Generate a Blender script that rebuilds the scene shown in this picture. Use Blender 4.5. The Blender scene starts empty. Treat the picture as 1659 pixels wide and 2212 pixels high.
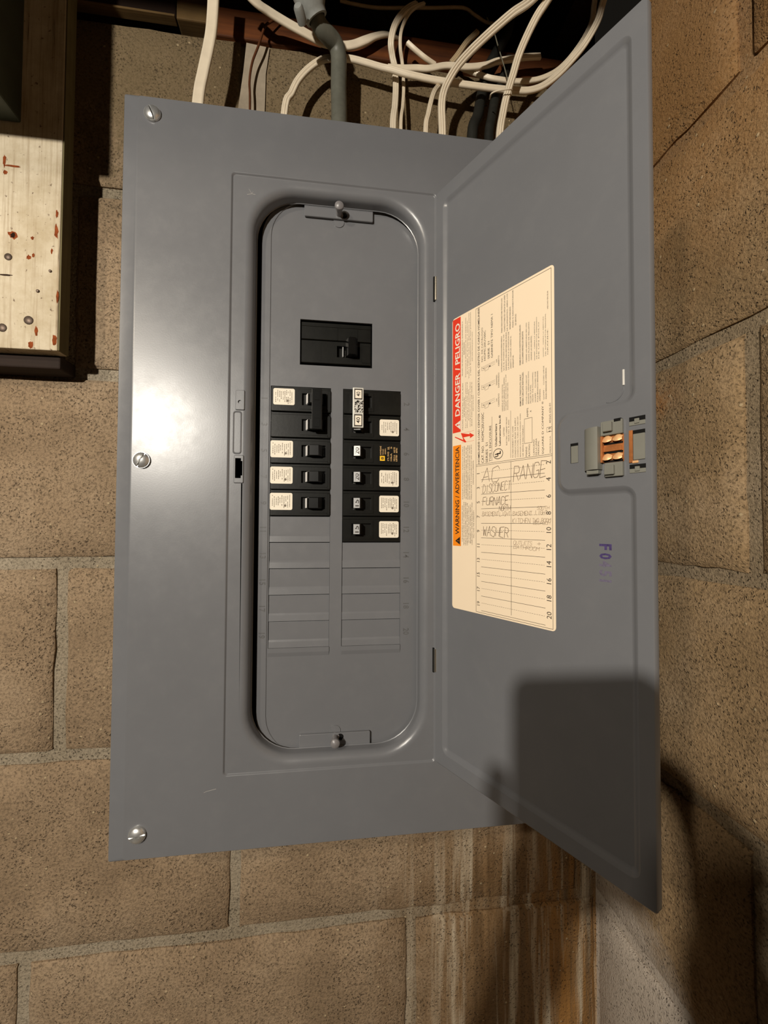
import bpy, bmesh, math, random
from mathutils import Vector, Matrix, noise
from mathutils.geometry import tessellate_polygon

# ------------------------------------------------------------------ camera, light, exposure
W_PX, H_PX, F_PX = 1659, 2212, 918.677
Z0 = 1791.9                                   # height of the door's top hinge corner above the floor, mm
CAM = Vector((90.918, -402.646, -325.889))    # mm, from that corner
RIGHT = Vector((0.991345, -0.131192, 0.004829))
UP = Vector((-0.008235, -0.025431, 0.999643))
FWD = Vector((0.131022, 0.991031, 0.026291))
SC = bpy.context.scene
COL = SC.collection

def M(x, y=None, z=None):
    """millimetres in the panel's frame -> metres in the world"""
    if y is None:
        x, y, z = x
    return Vector((x * .001, y * .001, (z + Z0) * .001))

cam_d = bpy.data.cameras.new('camera')
cam_d.sensor_fit = 'HORIZONTAL'
cam_d.sensor_width = 36.0
cam_d.lens = F_PX / W_PX * 36.0
cam_d.clip_start = .004
cam = bpy.data.objects.new('camera', cam_d)
COL.objects.link(cam)
cam.matrix_world = Matrix((
    (RIGHT.x, UP.x, -FWD.x, CAM.x * .001),
    (RIGHT.y, UP.y, -FWD.y, CAM.y * .001),
    (RIGHT.z, UP.z, -FWD.z, (CAM.z + Z0) * .001),
    (0, 0, 0, 1)))
SC.camera = cam

world = bpy.data.worlds.new('basement_dark')
SC.world = world
world.use_nodes = True
world.node_tree.nodes['Background'].inputs[0].default_value = (1.0, .86, .68, 1)
world.node_tree.nodes['Background'].inputs[1].default_value = .008

def lamp(name, pos, power, radius, col):
    d = bpy.data.lights.new(name, 'POINT')
    d.energy = power
    d.shadow_soft_size = radius
    d.color = col
    o = bpy.data.objects.new(name, d)
    COL.objects.link(o)
    o.location = M(pos)
    return o
lamp('ceiling_bulb', (-559.5, -1273.8, 44), 81.0, .022, (1.0, .93, .82))
lamp('far_bulb', (-790, -1120, 330), 24.0, .04, (1.0, .86, .68))

vs = SC.view_settings
vs.view_transform = 'Standard'
vs.look = 'None'
vs.gamma = 1
vs.exposure = 0.0
vs.use_curve_mapping = False

# ------------------------------------------------------------------ rays: a pixel of the photograph -> a point on a known plane
def ray(px, py):
    return (FWD + RIGHT * ((px - W_PX / 2) / F_PX) - UP * ((py - H_PX / 2) / F_PX)).normalized()
def at(px, py, y):
    v = ray(px, py)
    return CAM + v * ((y - CAM.y) / v.y)
def at_x(px, py, x):
    v = ray(px, py)
    return CAM + v * ((x - CAM.x) / v.x)
TH = 2.0429                                    # the door stands open at 117 degrees
HINGE = Vector((194.37, 0, 0))
DE = Vector((-math.cos(TH), -math.sin(TH), 0)) # along the door away from the hinge
DN = Vector((DE.y, -DE.x, 0))                  # out of the door's inner face
def dpt(s, z, off=0):
    return HINGE + DE * s + DN * off + Vector((0, 0, z))
def dloc(px, py, off=-2.8):             # a pixel -> (along, up) on the door's pressed-in panel
    v = ray(px, py)
    t = ((HINGE + DN * off - CAM).dot(DN)) / v.dot(DN)
    p = CAM + v * t - HINGE
    return p.dot(DE), p.z

# ------------------------------------------------------------------ materials
def srgb(r, g, b):
    f = lambda c: (c / 255 / 12.92) if c / 255 <= .04045 else ((c / 255 + .055) / 1.055) ** 2.4
    return (f(r), f(g), f(b), 1)

class NT:
    def __init__(s, name):
        s.m = bpy.data.materials.new(name)
        s.m.use_nodes = True
        s.t = s.m.node_tree
        s.b = s.t.nodes['Principled BSDF']
        s.geo = None
    def n(s, kind, **kw):
        o = s.t.nodes.new(kind)
        for k, v in kw.items():
            setattr(o, k, v)
        return o
    def link(s, a, b):
        s.t.links.new(a, b)
    def pos(s, scale=(1, 1, 1), loc=(0, 0, 0)):
        if s.geo is None:
            s.geo = s.n('ShaderNodeNewGeometry')
        mp = s.n('ShaderNodeMapping')
        mp.inputs['Scale'].default_value = scale
        mp.inputs['Location'].default_value = loc
        s.link(s.geo.outputs['Position'], mp.inputs['Vector'])
        return mp.outputs[0]
    def noise(s, scale, detail=4, rough=.6, vec=None):
        o = s.n('ShaderNodeTexNoise')
        o.inputs['Scale'].default_value = scale
        o.inputs['Detail'].default_value = detail
        o.inputs['Roughness'].default_value = rough
        s.link(vec if vec is not None else s.pos(), o.inputs['Vector'])
        return o.outputs['Fac']
    def vor(s, scale, vec=None, rand=1.0):
        o = s.n('ShaderNodeTexVoronoi')
        o.inputs['Scale'].default_value = scale
        o.inputs['Randomness'].default_value = rand
        s.link(vec if vec is not None else s.pos(), o.inputs['Vector'])
        return o
    def ramp(s, fac, stops, interp='LINEAR'):
        o = s.n('ShaderNodeValToRGB')
        o.color_ramp.interpolation = interp
        el = o.color_ramp.elements
        while len(el) < len(stops):
            el.new(.5)
        for e, (p, c) in zip(el, stops):
            e.position = p
            e.color = c if len(c) == 4 else (*c, 1)
        s.link(fac, o.inputs[0])
        return o.outputs[0]
    def rng(s, fac, a, b, c=0, d=1):
        o = s.n('ShaderNodeMapRange')
        o.inputs[1].default_value, o.inputs[2].default_value = a, b
        o.inputs[3].default_value, o.inputs[4].default_value = c, d
        s.link(fac, o.inputs[0])
        return o.outputs[0]
    def math(s, op, a, b=0.0):
        o = s.n('ShaderNodeMath', operation=op)
        for i, v in enumerate((a, b)):
            if isinstance(v, (int, float)):
                o.inputs[i].default_value = v
            else:
                s.link(v, o.inputs[i])
        return o.outputs[0]
    def mix(s, fac, a, b, mode='MIX'):
        o = s.n('ShaderNodeMix', data_type='RGBA', blend_type=mode)
        for i, v in ((0, fac), (6, a), (7, b)):
            if isinstance(v, (int, float)):
                o.inputs[i].default_value = v
            elif isinstance(v, tuple):
                o.inputs[i].default_value = v
            else:
                s.link(v, o.inputs[i])
        return o.outputs[2]
    def xyz(s):
        if s.geo is None:
            s.geo = s.n('ShaderNodeNewGeometry')
        o = s.n('ShaderNodeSeparateXYZ')
        s.link(s.geo.outputs['Position'], o.inputs[0])
        return o.outputs
    def out(s, col=None, rough=None, bump=None, bs=.2, bd=.001, metal=0, spec=None, coat=0):
        def put(name, v):
            if v is None:
                return
            if isinstance(v, (int, float, tuple)):
                s.b.inputs[name].default_value = v
            else:
                s.link(v, s.b.inputs[name])
        put('Base Color', col)
        put('Roughness', rough)
        put('Metallic', metal)
        put('Specular IOR Level', spec)
        if coat:
            put('Coat Weight', coat)
        if bump is not None:
            o = s.n('ShaderNodeBump')
            o.inputs['Strength'].default_value = bs
            o.inputs['Distance'].default_value = bd
            s.link(bump, o.inputs['Height'])
            s.link(o.outputs[0], s.b.inputs['Normal'])
        return s.m

def plain(name, col, rough=.5, metal=0, spec=.5, var=.12, vscale=60, bump=0.0, bscale=400):
    t = NT(name)
    nz = t.noise(vscale, 3)
    c2 = tuple(c * (1 - var) for c in col[:3]) + (1,)
    c1 = tuple(min(1, c * (1 + var)) for c in col[:3]) + (1,)
    c = t.ramp(nz, [(.3, c2), (.7, c1)])
    b = t.noise(bscale, 3) if bump else None
    return t.out(c, rough, b, bump, .0005, metal, spec)

def enamel(name, col, rough=.30):
    t = NT(name)
    big = t.noise(9, 3)
    mott = t.noise(55, 4, .7)
    c = t.ramp(big, [(.3, tuple(v * .96 for v in col[:3]) + (1,)), (.7, tuple(min(1, v * 1.04) for v in col[:3]) + (1,))])
    c = t.mix(t.rng(mott, .5, .75, 0, .08), c, (.24, .235, .23, 1))
    x, y, z = t.xyz()
    du = t.math('MULTIPLY', t.rng(t.math('ADD', z, t.math('MULTIPLY', mott, .006)), (Z0 - 541) * .001, (Z0 - 546) * .001, 0, 1), t.rng(y, .0032, .006, 0, 1))
    du = t.math('MULTIPLY', du, t.rng(t.math('ABSOLUTE', t.math('SUBTRACT', x, .085)), .075, .03, 0, 1))
    c = t.mix(t.math('MULTIPLY', du, .55), c, srgb(112, 84, 54))
    r = t.rng(mott, .3, .7, rough - .02, rough + .04)
    peel = t.noise(700, 2)
    return t.out(c, r, peel, .05, .0003, 0, .5)

GREY = enamel('grey_enamel', srgb(107, 108, 111))

def block_mat(name, base, dark, light, stain=None):
    t = NT(name)
    x, y, z = t.xyz()
    big = t.noise(7, 5, .65)
    mid = t.noise(45, 5, .7)
    fine = t.noise(360, 4, .72)
    c = t.ramp(big, [(.28, dark), (.5, base), (.74, light)])
    c = t.mix(t.rng(mid, .35, .7, 0, .5), c, tuple(v * .72 for v in base[:3]) + (1,))
    c = t.mix(t.rng(fine, .46, .7, 0, .9), c, tuple(v * .34 for v in base[:3]) + (1,))
    if stain == 'back':        # mineral and rust runs at the corner below the panel
        st = t.noise(1.0, 5, .7, t.pos((60, 60, 2.5)))
        st2 = t.noise(1.0, 4, .7, t.pos((33, 33, 1.6), (4, 2, 7)))
        low = t.rng(t.math('ADD', z, t.math('MULTIPLY', big, .10)), (Z0 - 560) * .001, (Z0 - 690) * .001, 0, 1)
        near = t.rng(t.math('ADD', x, t.math('MULTIPLY', mid, .12)), .20, .33, 0, 1)
        corner = t.rng(t.math('ADD', x, t.math('MULTIPLY', mid, .06)), .34, .42, .15, 1)
        mask = t.math('MULTIPLY', low, near)
        c = t.mix(t.math('MULTIPLY', mask, .7), c, srgb(108, 82, 50))
        c = t.mix(t.math('MULTIPLY', t.math('MULTIPLY', mask, corner), t.rng(st, .38, .58, 0, 1)), c, srgb(160, 114, 58))
        c = t.mix(t.math('MULTIPLY', mask, t.rng(st2, .52, .62, 0, .85)), c, srgb(196, 182, 158))
        c = t.mix(t.math('MULTIPLY', mask, t.rng(st2, .47, .36, 0, .7)), c, srgb(84, 62, 36))
    if stain == 'back':        # darker olive towards the top course, ragged lower edge
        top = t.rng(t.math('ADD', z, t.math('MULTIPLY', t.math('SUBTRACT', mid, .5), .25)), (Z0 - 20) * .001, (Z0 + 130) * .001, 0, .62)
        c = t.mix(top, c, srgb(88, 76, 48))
    if stain == 'side':        # white salts low in the corner, orange high up
        low = t.rng(z, (Z0 - 560) * .001, (Z0 - 640) * .001, 0, 1)
        yy = t.math('ADD', y, t.math('MULTIPLY', big, .05))
        near = t.rng(t.math('ADD', t.math('ADD', yy, t.math('MULTIPLY', mid, .08)), t.math('MULTIPLY', t.math('SUBTRACT', z, (Z0 - 722) * .001), -1.42)), .055, .12, 0, 1)
        c = t.mix(t.math('MULTIPLY', t.math('MULTIPLY', low, near), .9), c, srgb(190, 178, 164))
        hi = t.rng(t.math('ADD', z, t.math('MULTIPLY', mid, .2)), (Z0 - 40) * .001, (Z0 + 160) * .001, 0, .6)
        c = t.mix(hi, c, srgb(150, 104, 52))
        rb = t.math('MULTIPLY', t.rng(t.math('ABSOLUTE', t.math('SUBTRACT', z, (Z0 - 205) * .001)), .03, .0, 0, 1), t.rng(t.math('MULTIPLY', mid, y), -.005, -.03, 1, 0))
        rb = t.math('MULTIPLY', rb, t.rng(y, -.085, -.07, 0, 1))
        c = t.mix(t.math('MULTIPLY', rb, t.rng(mid, .42, .6, 0, .8)), c, srgb(176, 112, 48))
    wob = t.n('ShaderNodeTexNoise')
    wob.inputs['Scale'].default_value = 170
    wob.inputs['Detail'].default_value = 3
    t.link(t.pos(), wob.inputs['Vector'])
    wv = t.n('ShaderNodeVectorMath', operation='MULTIPLY_ADD')
    t.link(wob.outputs['Color'], wv.inputs[0])
    wv.inputs[1].default_value = (.008, .008, .008)
    t.link(t.pos(), wv.inputs[2])
    pit = t.vor(330, wv.outputs[0])
    pitm = t.rng(pit.outputs['Distance'], .12, .34, 1, 0)
    pn = t.noise(30, 2)
    pitm = t.math('MULTIPLY', pitm, t.rng(pn, .3, .6, 0, 1))
    c = t.mix(t.math('MULTIPLY', pitm, .62), c, srgb(44, 34, 22))
    peb = t.vor(62)
    pebm = t.rng(peb.outputs['Distance'], .06, .10, 1, 0)
    c = t.mix(t.math('MULTIPLY', pebm, .6), c, srgb(196, 176, 140))
    h = t.math('ADD', t.math('MULTIPLY', fine, .8), t.math('MULTIPLY', mid, .7))
    h = t.math('SUBTRACT', h, t.math('MULTIPLY', pitm, .8))
    h = t.math('ADD', h, t.math('MULTIPLY', pebm, .4))
    return t.out(c, .93, h, .75, .0022, 0, .25)

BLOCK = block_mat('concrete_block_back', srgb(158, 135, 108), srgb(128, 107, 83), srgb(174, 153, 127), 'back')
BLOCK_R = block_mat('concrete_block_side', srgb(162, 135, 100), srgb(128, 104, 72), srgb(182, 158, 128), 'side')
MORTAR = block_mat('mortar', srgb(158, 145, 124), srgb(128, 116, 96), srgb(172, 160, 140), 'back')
MORTAR_R = block_mat('mortar_side', srgb(150, 132, 106), srgb(116, 101, 77), srgb(168, 150, 126), 'side')
BLACK = plain('black_phenolic', srgb(17, 17, 14), .30, 0, .45, .3, 90, .05, 300)
BLACK_GLOSS = plain('black_handle', srgb(13, 13, 12), .24, 0, .5, .2, 60)
DARK = plain('dark_interior', srgb(14, 13, 12), .8, 0, .2, .2)
WHITE_ST = plain('white_sticker', srgb(235, 226, 208), .5, 0, .3, .03)
INK = plain('black_ink', srgb(44, 36, 30), .6, 0, .2, .1)
INK_SOFT = plain('faint_print', srgb(128, 118, 104), .6, 0, .2, .1)
CREAM = plain('cream_paper', srgb(243, 222, 192), .55, 0, .3, .015, 25)
RED = plain('red_print', srgb(226, 58, 34), .5, 0, .3, .04)
ORANGE = plain('orange_print', srgb(246, 140, 26), .5, 0, .3, .04)
PENCIL = plain('pencil', srgb(112, 94, 76), .6, 0, .2, .25, 900)
PENCIL_L = plain('pencil_light', srgb(160, 140, 116), .6, 0, .2, .2, 900)
YELLOW = plain('yellow_print', srgb(240, 190, 40), .5, 0, .3, .04)
GOLD = plain('gold_print', srgb(214, 176, 120), .5, 0, .3, .1)
PURPLE = plain('purple_stamp_ink', srgb(72, 60, 104), .6, 0, .2, .3, 700)
PURPLE_L = plain('faint_stamp_ink', srgb(104, 98, 116), .6, 0, .2, .2, 700)
ZINC = plain('zinc_plate', srgb(204, 204, 202), .32, .75, .5, .1, 300)
STEEL = plain('bright_steel', srgb(226, 218, 200), .22, 1, .5, .05)
COPPER = plain('copper_spring', srgb(255, 196, 138), .40, .35, .8, .08, 200)
COPPER_D = plain('dull_copper', srgb(168, 104, 56), .5, .3, .4, .2, 200)
LATCHGREY = plain('latch_grey', srgb(122, 121, 112), .45, 0, .4, .05)
TIPGREY = plain('grey_tip', srgb(150, 150, 150), .4, 0, .5, .1)
TIPWHITE = plain('white_tip', srgb(232, 228, 224), .4, 0, .5, .05)
SILVER = plain('silver_label', srgb(206, 204, 196), .4, .2, .5, .08, 200)
CABLE = plain('white_cable_jacket', srgb(222, 208, 184), .42, 0, .45, .06, 70, .06, 300)
CABLE_D = plain('dusty_cable_jacket', srgb(178, 158, 126), .6, 0, .3, .16, 60)
PVC = plain('grey_conduit', srgb(96, 96, 86), .5, 0, .4, .14, 120, .1, 300)
PVC_F = plain('grey_fitting', srgb(142, 144, 140), .45, 0, .4, .12, 120)
BLACKCAB = plain('black_cable_jacket', srgb(34, 34, 30), .55, 0, .3, .2, 120)
BROWNWIRE = plain('brown_wire', srgb(84, 48, 26), .5, 0, .3, .2, 120)
STRING = plain('grey_string', srgb(112, 108, 92), .8, 0, .2, .2)
BOXGREEN = plain('dark_green_enamel', srgb(62, 68, 58), .45, 0, .4, .15, 40)
PHONE = plain('phone_body', srgb(24, 24, 26), .4)
SKIN = plain('skin', srgb(206, 156, 128), .5, 0, .4, .06)
SLEEVE = plain('sleeve', srgb(60, 66, 80), .9, 0, .2, .1)
GLASS_BLACK = plain('lens_glass', srgb(8, 8, 10), .1)

def wood(name, a, b, axis='x', rough=.75, sc=1.0):
    t = NT(name)
    s = {'x': (3 * sc, 90 * sc, 90 * sc), 'z': (90 * sc, 90 * sc, 3 * sc), 'y': (90 * sc, 3 * sc, 90 * sc)}[axis]
    g = t.noise(1, 5, .65, t.pos(s))
    m = t.noise(14, 4)
    c = t.ramp(g, [(.3, a), (.68, b)])
    c = t.mix(t.rng(m, .4, .7, 0, .5), c, tuple(v * .55 for v in a[:3]) + (1,))
    return t.out(c, rough, g, .3, .0012, 0, .25)
OLDWOOD = wood('old_dark_wood', srgb(30, 20, 14), srgb(46, 30, 20))  # old brown wood taken near black to stand in for the cavity's shade
SILLWOOD = wood('orange_brown_wood', srgb(62, 31, 13), srgb(122, 68, 29))
TANWOOD = wood('tan_wood', srgb(82, 62, 36), srgb(124, 98, 60))
EDGEWOOD = wood('grimy_wood', srgb(92, 84, 56), srgb(120, 110, 76), 'z')
def painted_board():
    t = NT('worn_white_paint')
    g = t.noise(1, 6, .7, t.pos((260, 260, 7)))
    m = t.noise(26, 5, .7)
    sp = t.noise(210, 3, .6)
    c = t.ramp(m, [(.3, srgb(180, 164, 134)), (.65, srgb(212, 200, 176))])
    c = t.mix(t.rng(g, .48, .68, 0, .75), c, srgb(150, 128, 98))
    c = t.mix(t.rng(g, .63, .69, 0, .85), c, srgb(70, 54, 38))
    c = t.mix(t.rng(sp, .64, .71, 0, .8), c, srgb(84, 56, 34))
    return t.out(c, .7, g, .25, .0008, 0, .3)
BOARD = painted_board()
RUST = plain('rust_brown', srgb(132, 66, 34), .9, 0, .1, .35, 300)
RUST_D = plain('dark_hole', srgb(40, 24, 16), .9, 0, .1, .3, 300)
NAIL = plain('old_nail', srgb(92, 78, 68), .5, .6, .4, .3, 300)

# ------------------------------------------------------------------ mesh building (all input in mm, panel frame)
class MB:
    def __init__(s):
        s.v, s.f, s.mi, s.sm = [], [], [], []
    def add(s, verts, faces, mi=0, smooth=False):
        o = len(s.v)
        s.v += [Vector(p) for p in verts]
        for f in faces:
            s.f.append([i + o for i in f])
            s.mi.append(mi)
            s.sm.append(smooth)
        return s
    def quad(s, a, b, c, d, mi=0):
        return s.add([a, b, c, d], [(0, 1, 2, 3)], mi)
    def box(s, x0, x1, y0, y1, z0, z1, bev=0, mi=0, mat=None):
        bm = bmesh.new()
        bmesh.ops.create_cube(bm, size=1)
        for v in bm.verts:
            v.co = Vector(((x0 + x1) / 2 + v.co.x * (x1 - x0), (y0 + y1) / 2 + v.co.y * (y1 - y0), (z0 + z1) / 2 + v.co.z * (z1 - z0)))
        if bev:
            bmesh.ops.bevel(bm, geom=bm.edges[:], offset=bev, segments=1 if bev < .5 else 2, affect='EDGES', profile=.5)
        bm.verts.index_update()
        vs_ = [(mat @ v.co) if mat else v.co.copy() for v in bm.verts]
        s.add(vs_, [[v.index for v in f.verts] for f in bm.faces], mi)
        bm.free()
        return s
    def loft(s, loops, mi=0, close=True, cap0=False, cap1=False, smooth=True):
        n = len(loops[0])
        o = len(s.v)
        for l in loops:
            s.v += [Vector(p) for p in l]
        rng = n if close else n - 1
        for i in range(len(loops) - 1):
            for j in range(rng):
                k = (j + 1) % n
                s.f.append([o + i * n + j, o + i * n + k, o + (i + 1) * n + k, o + (i + 1) * n + j])
                s.mi.append(mi)
                s.sm.append(smooth)
        if cap0:
            s.f.append([o + j for j in range(n)][::-1]); s.mi.append(mi); s.sm.append(False)
        if cap1:
            b = o + (len(loops) - 1) * n
            s.f.append([b + j for j in range(n)]); s.mi.append(mi); s.sm.append(False)
        return s
    def face(s, outer, holes=(), fn=None, mi=0):
        """flat 2D polygon with holes, mapped by fn(u, v)"""
        rings = [list(outer)] + [list(h) for h in holes]
        tri = tessellate_polygon([[Vector((u, v, 0)) for u, v in r] for r in rings])
        pts = [p for r in rings for p in r]
        s.add([fn(u, v) for u, v in pts], [list(t) for t in tri], mi)
        return s
    def prism(s, outer, fn0, fn1, holes=(), mi=0, smooth=False):
        """front at fn0, back at fn1, walls between"""
        s.face(outer, holes, fn0, mi)
        s.face(outer, holes, fn1, mi)
        for r in [outer] + list(holes):
            s.loft([[fn0(u, v) for u, v in r], [fn1(u, v) for u, v in r]], mi, smooth=smooth)
        return s
    def tube(s, pts, r, n=10, mi=0, prof=None, roll=None, cap=True, scale=None):
        """sweep along pts; prof = list of (a, b) in the frame (a across, b towards the viewer)"""
        pts = [Vector(p) for p in pts]
        loops = []
        for i, p in enumerate(pts):
            t = (pts[min(i + 1, len(pts) - 1)] - pts[max(i - 1, 0)]).normalized()
            b = Vector((0, -1, 0))
            a = t.cross(b)
            if a.length < 1e-3:
                a = Vector((1, 0, 0))
            a.normalize()
            b = a.cross(t).normalized()
            if roll is not None:
                rr = roll[i] if isinstance(roll, (list, tuple)) else roll
                ca, sa = math.cos(rr), math.sin(rr)
                a, b = a * ca + b * sa, b * ca - a * sa
            k = scale[i] if scale else 1
            if prof:
                loops.append([p + a * u * k + b * w * k for u, w in prof])
            else:
                rr = r[i] if isinstance(r, (list, tuple)) else r
                loops.append([p + a * math.cos(2 * math.pi * j / n) * rr + b * math.sin(2 * math.pi * j / n) * rr for j in range(n)])
        return s.loft(loops, mi, cap0=cap, cap1=cap)
    def lathe(s, c, axis, prof, n=16, mi=0, cap=True):
        """prof = list of (radius, height along axis)"""
        axis = Vector(axis).normalized()
        a = axis.orthogonal().normalized()
        b = axis.cross(a)
        c = Vector(c)
        loops = [[c + axis * h + (a * math.cos(2 * math.pi * j / n) + b * math.sin(2 * math.pi * j / n)) * r for j in range(n)] for r, h in prof]
        return s.loft(loops, mi, cap0=cap, cap1=cap)
    def build(s, name, mats, parent=None, angle=35, origin=None):
        me = bpy.data.meshes.new(name)
        org = Vector(origin) if origin is not None else (Vector(parent['mm']) if parent is not None and 'mm' in parent else Vector((0, 0, 0)))
        loc = org if origin is not None else None
        me.from_pydata([(p - org) * .001 for p in s.v], [], s.f)
        mats = mats if isinstance(mats, (list, tuple)) else [mats]
        for m in mats:
            me.materials.append(m)
        me.polygons.foreach_set('material_index', s.mi)
        me.polygons.foreach_set('use_smooth', s.sm)
        me.update()
        bm = bmesh.new()
        bm.from_mesh(me)
        bmesh.ops.recalc_face_normals(bm, faces=bm.faces)
        bm.to_mesh(me)
        bm.free()
        if any(s.sm):
            me.set_sharp_from_angle(angle=math.radians(angle))
        o = bpy.data.objects.new(name, me)
        COL.objects.link(o)
        if parent is not None:
            o.parent = parent
            if 'mm' in parent:
                pm = Vector(parent['mm'])
            else:
                pm = Vector((0, 0, 0))
            o.location = (org - pm) * .001
            o['mm'] = tuple(org)
        else:
            o.location = M(org)
            o['mm'] = tuple(org)
        return o

def empty(name, mm):
    o = bpy.data.objects.new(name, None)
    o.empty_display_size = .01
    COL.objects.link(o)
    o.location = M(mm)
    o['mm'] = tuple(mm)
    return o
def tag(o, label=None, cat=None, group=None, kind=None):
    for k, v in (('label', label), ('category', cat), ('group', group), ('kind', kind)):
        if v:
            o[k] = v
    return o

def rrect(x0, x1, z0, z1, r, n=8):
    """rounded rectangle, counter-clockwise from the lower right; same count for every radius"""
    r = max(r, .01)
    out = []
    for cx, cz, a0 in ((x1 - r, z0 + r, -90), (x1 - r, z1 - r, 0), (x0 + r, z1 - r, 90), (x0 + r, z0 + r, 180)):
        for i in range(n + 1):
            a = math.radians(a0 + 90 * i / n)
            out.append((cx + r * math.cos(a), cz + r * math.sin(a)))
    return out
def rpoly(pts, rads, inset=0, n=6):
    """polygon with rounded corners, moved inwards (pts counter-clockwise)"""
    N = len(pts)
    P = [Vector(p) for p in pts]
    Q, R = [], []
    for i in range(N):
        d0 = (P[i] - P[i - 1]).normalized()
        d1 = (P[(i + 1) % N] - P[i]).normalized()
        n0, n1 = Vector((-d0.y, d0.x)), Vector((-d1.y, d1.x))
        m = (n0 + n1) / max(1e-6, 1 + n0.dot(n1))
        Q.append(P[i] + m * inset)
        conv = d0.x * d1.y - d0.y * d1.x > 0
        R.append(max(.05, rads[i] - inset if conv else rads[i] + inset))
    out = []
    for i in range(N):
        d0 = (Q[i] - Q[i - 1]).normalized()
        d1 = (Q[(i + 1) % N] - Q[i]).normalized()
        cr = d0.x * d1.y - d0.y * d1.x
        ang = math.acos(max(-1, min(1, d0.dot(d1))))
        t = R[i] * math.tan(ang / 2)
        a = Q[i] - d0 * t
        sgn = 1 if cr > 0 else -1
        c = a + Vector((-d0.y, d0.x)) * R[i] * sgn
        v = a - c
        for k in range(n + 1):
            th = ang * k / n * sgn
            out.append((c.x + v.x * math.cos(th) - v.y * math.sin(th), c.y + v.x * math.sin(th) + v.y * math.cos(th)))
    return out
def spline(pts, per=8):
    P = [Vector(p) for p in pts]
    P = [P[0] * 2 - P[1]] + P + [P[-1] * 2 - P[-2]]
    out = []
    for i in range(1, len(P) - 2):
        a, b, c, d = P[i - 1:i + 3]
        for k in range(per):
            t = k / per
            out.append(.5 * ((2 * b) + (c - a) * t + (2 * a - 5 * b + 4 * c - d) * t * t + (3 * b - a - 3 * c + d) * t ** 3))
    out.append(P[-2])
    return out

# text -> flat triangles in (u, v), unit box
_cache = {}
_aspect = {}
def text_tris(body, bold=0.0):
    key = (body, bold)
    if key in _cache:
        return _cache[key]
    cu = bpy.data.curves.new('t', 'FONT')
    cu.body = body
    cu.resolution_u = 2
    cu.offset = bold
    o = bpy.data.objects.new('t', cu)
    COL.objects.link(o)
    me = bpy.data.meshes.new_from_object(o)
    me.calc_loop_triangles()
    v = [(p.co.x, p.co.y) for p in me.vertices]
    f = [list(t.vertices) for t in me.loop_triangles]
    bpy.data.objects.remove(o)
    bpy.data.curves.remove(cu)
    bpy.data.meshes.remove(me)
    if v:
        x0, x1 = min(p[0] for p in v), max(p[0] for p in v)
        y0, y1 = min(p[1] for p in v), max(p[1] for p in v)
        v = [((p[0] - x0) / max(1e-6, x1 - x0), (p[1] - y0) / max(1e-6, y1 - y0)) for p in v]
    _aspect[body] = (x1 - x0) / max(1e-6, y1 - y0) if v else 1
    _cache[key] = (v, f)
    return v, f
def put_text(mb, body, fn, mi, bold=0.0):
    v, f = text_tris(body, bold)
    if v:
        mb.add([fn(u, w) for u, w in v], f, mi)

# single-stroke capitals for the handwriting, grid 4 x 6
STROKE = {'A': '00 26 40,12 32', 'B': '00 06 36 45 34 03,33 42 41 30 00', 'C': '45 36 16 05 01 10 30 41', 'D': '00 06 26 44 42 20 00',
 'E': '46 06 00 40,03 33', 'F': '46 06 00,03 33', 'G': '45 36 16 05 01 10 30 41 43 23', 'H': '00 06,40 46,03 43', 'I': '20 26', 'K': '00 06,46 03 40',
 'L': '06 00 40', 'M': '00 06 23 46 40', 'N': '00 06 40 46', 'O': '10 01 05 16 36 45 41 30 10', 'P': '00 06 36 45 44 33 03', 'R': '00 06 36 45 44 33 03,23 40',
 'S': '45 36 16 05 04 33 42 41 30 10 01', 'T': '06 46,26 20', 'U': '06 01 10 30 41 46', 'W': '06 10 24 30 46', 'X': '00 46,06 40', 'Y': '06 23 46,23 20', '+': '13 53,31 35', '-': '13 43', ' ': ''}
def handwriting(mb, word, x0, y0, cw, chh, mi, width, fn, rnd, slant=.0, drift=.0):
    for i, ch in enumerate(word):
        ox = x0 + i * cw * 1.22
        jit = lambda: rnd.uniform(-.06, .06)
        for line in STROKE.get(ch, '').split(','):
            p = []
            for tok in line.split():
                gx, gy = int(tok[0]) / 4 + jit(), int(tok[1]) / 6 + jit()
                p.append((ox + gx * cw + gy * chh * slant, y0 + gy * chh + drift * (ox - x0)))
            for a, b in zip(p, p[1:]):
                d = Vector((b[0] - a[0], b[1] - a[1]))
                if d.length < 1e-4:
                    continue
                n = Vector((-d.y, d.x)).normalized() * width / 2
                mb.quad(fn(a[0] - n.x, a[1] - n.y), fn(b[0] - n.x, b[1] - n.y), fn(b[0] + n.x, b[1] + n.y), fn(a[0] + n.x, a[1] + n.y), mi)

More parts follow.
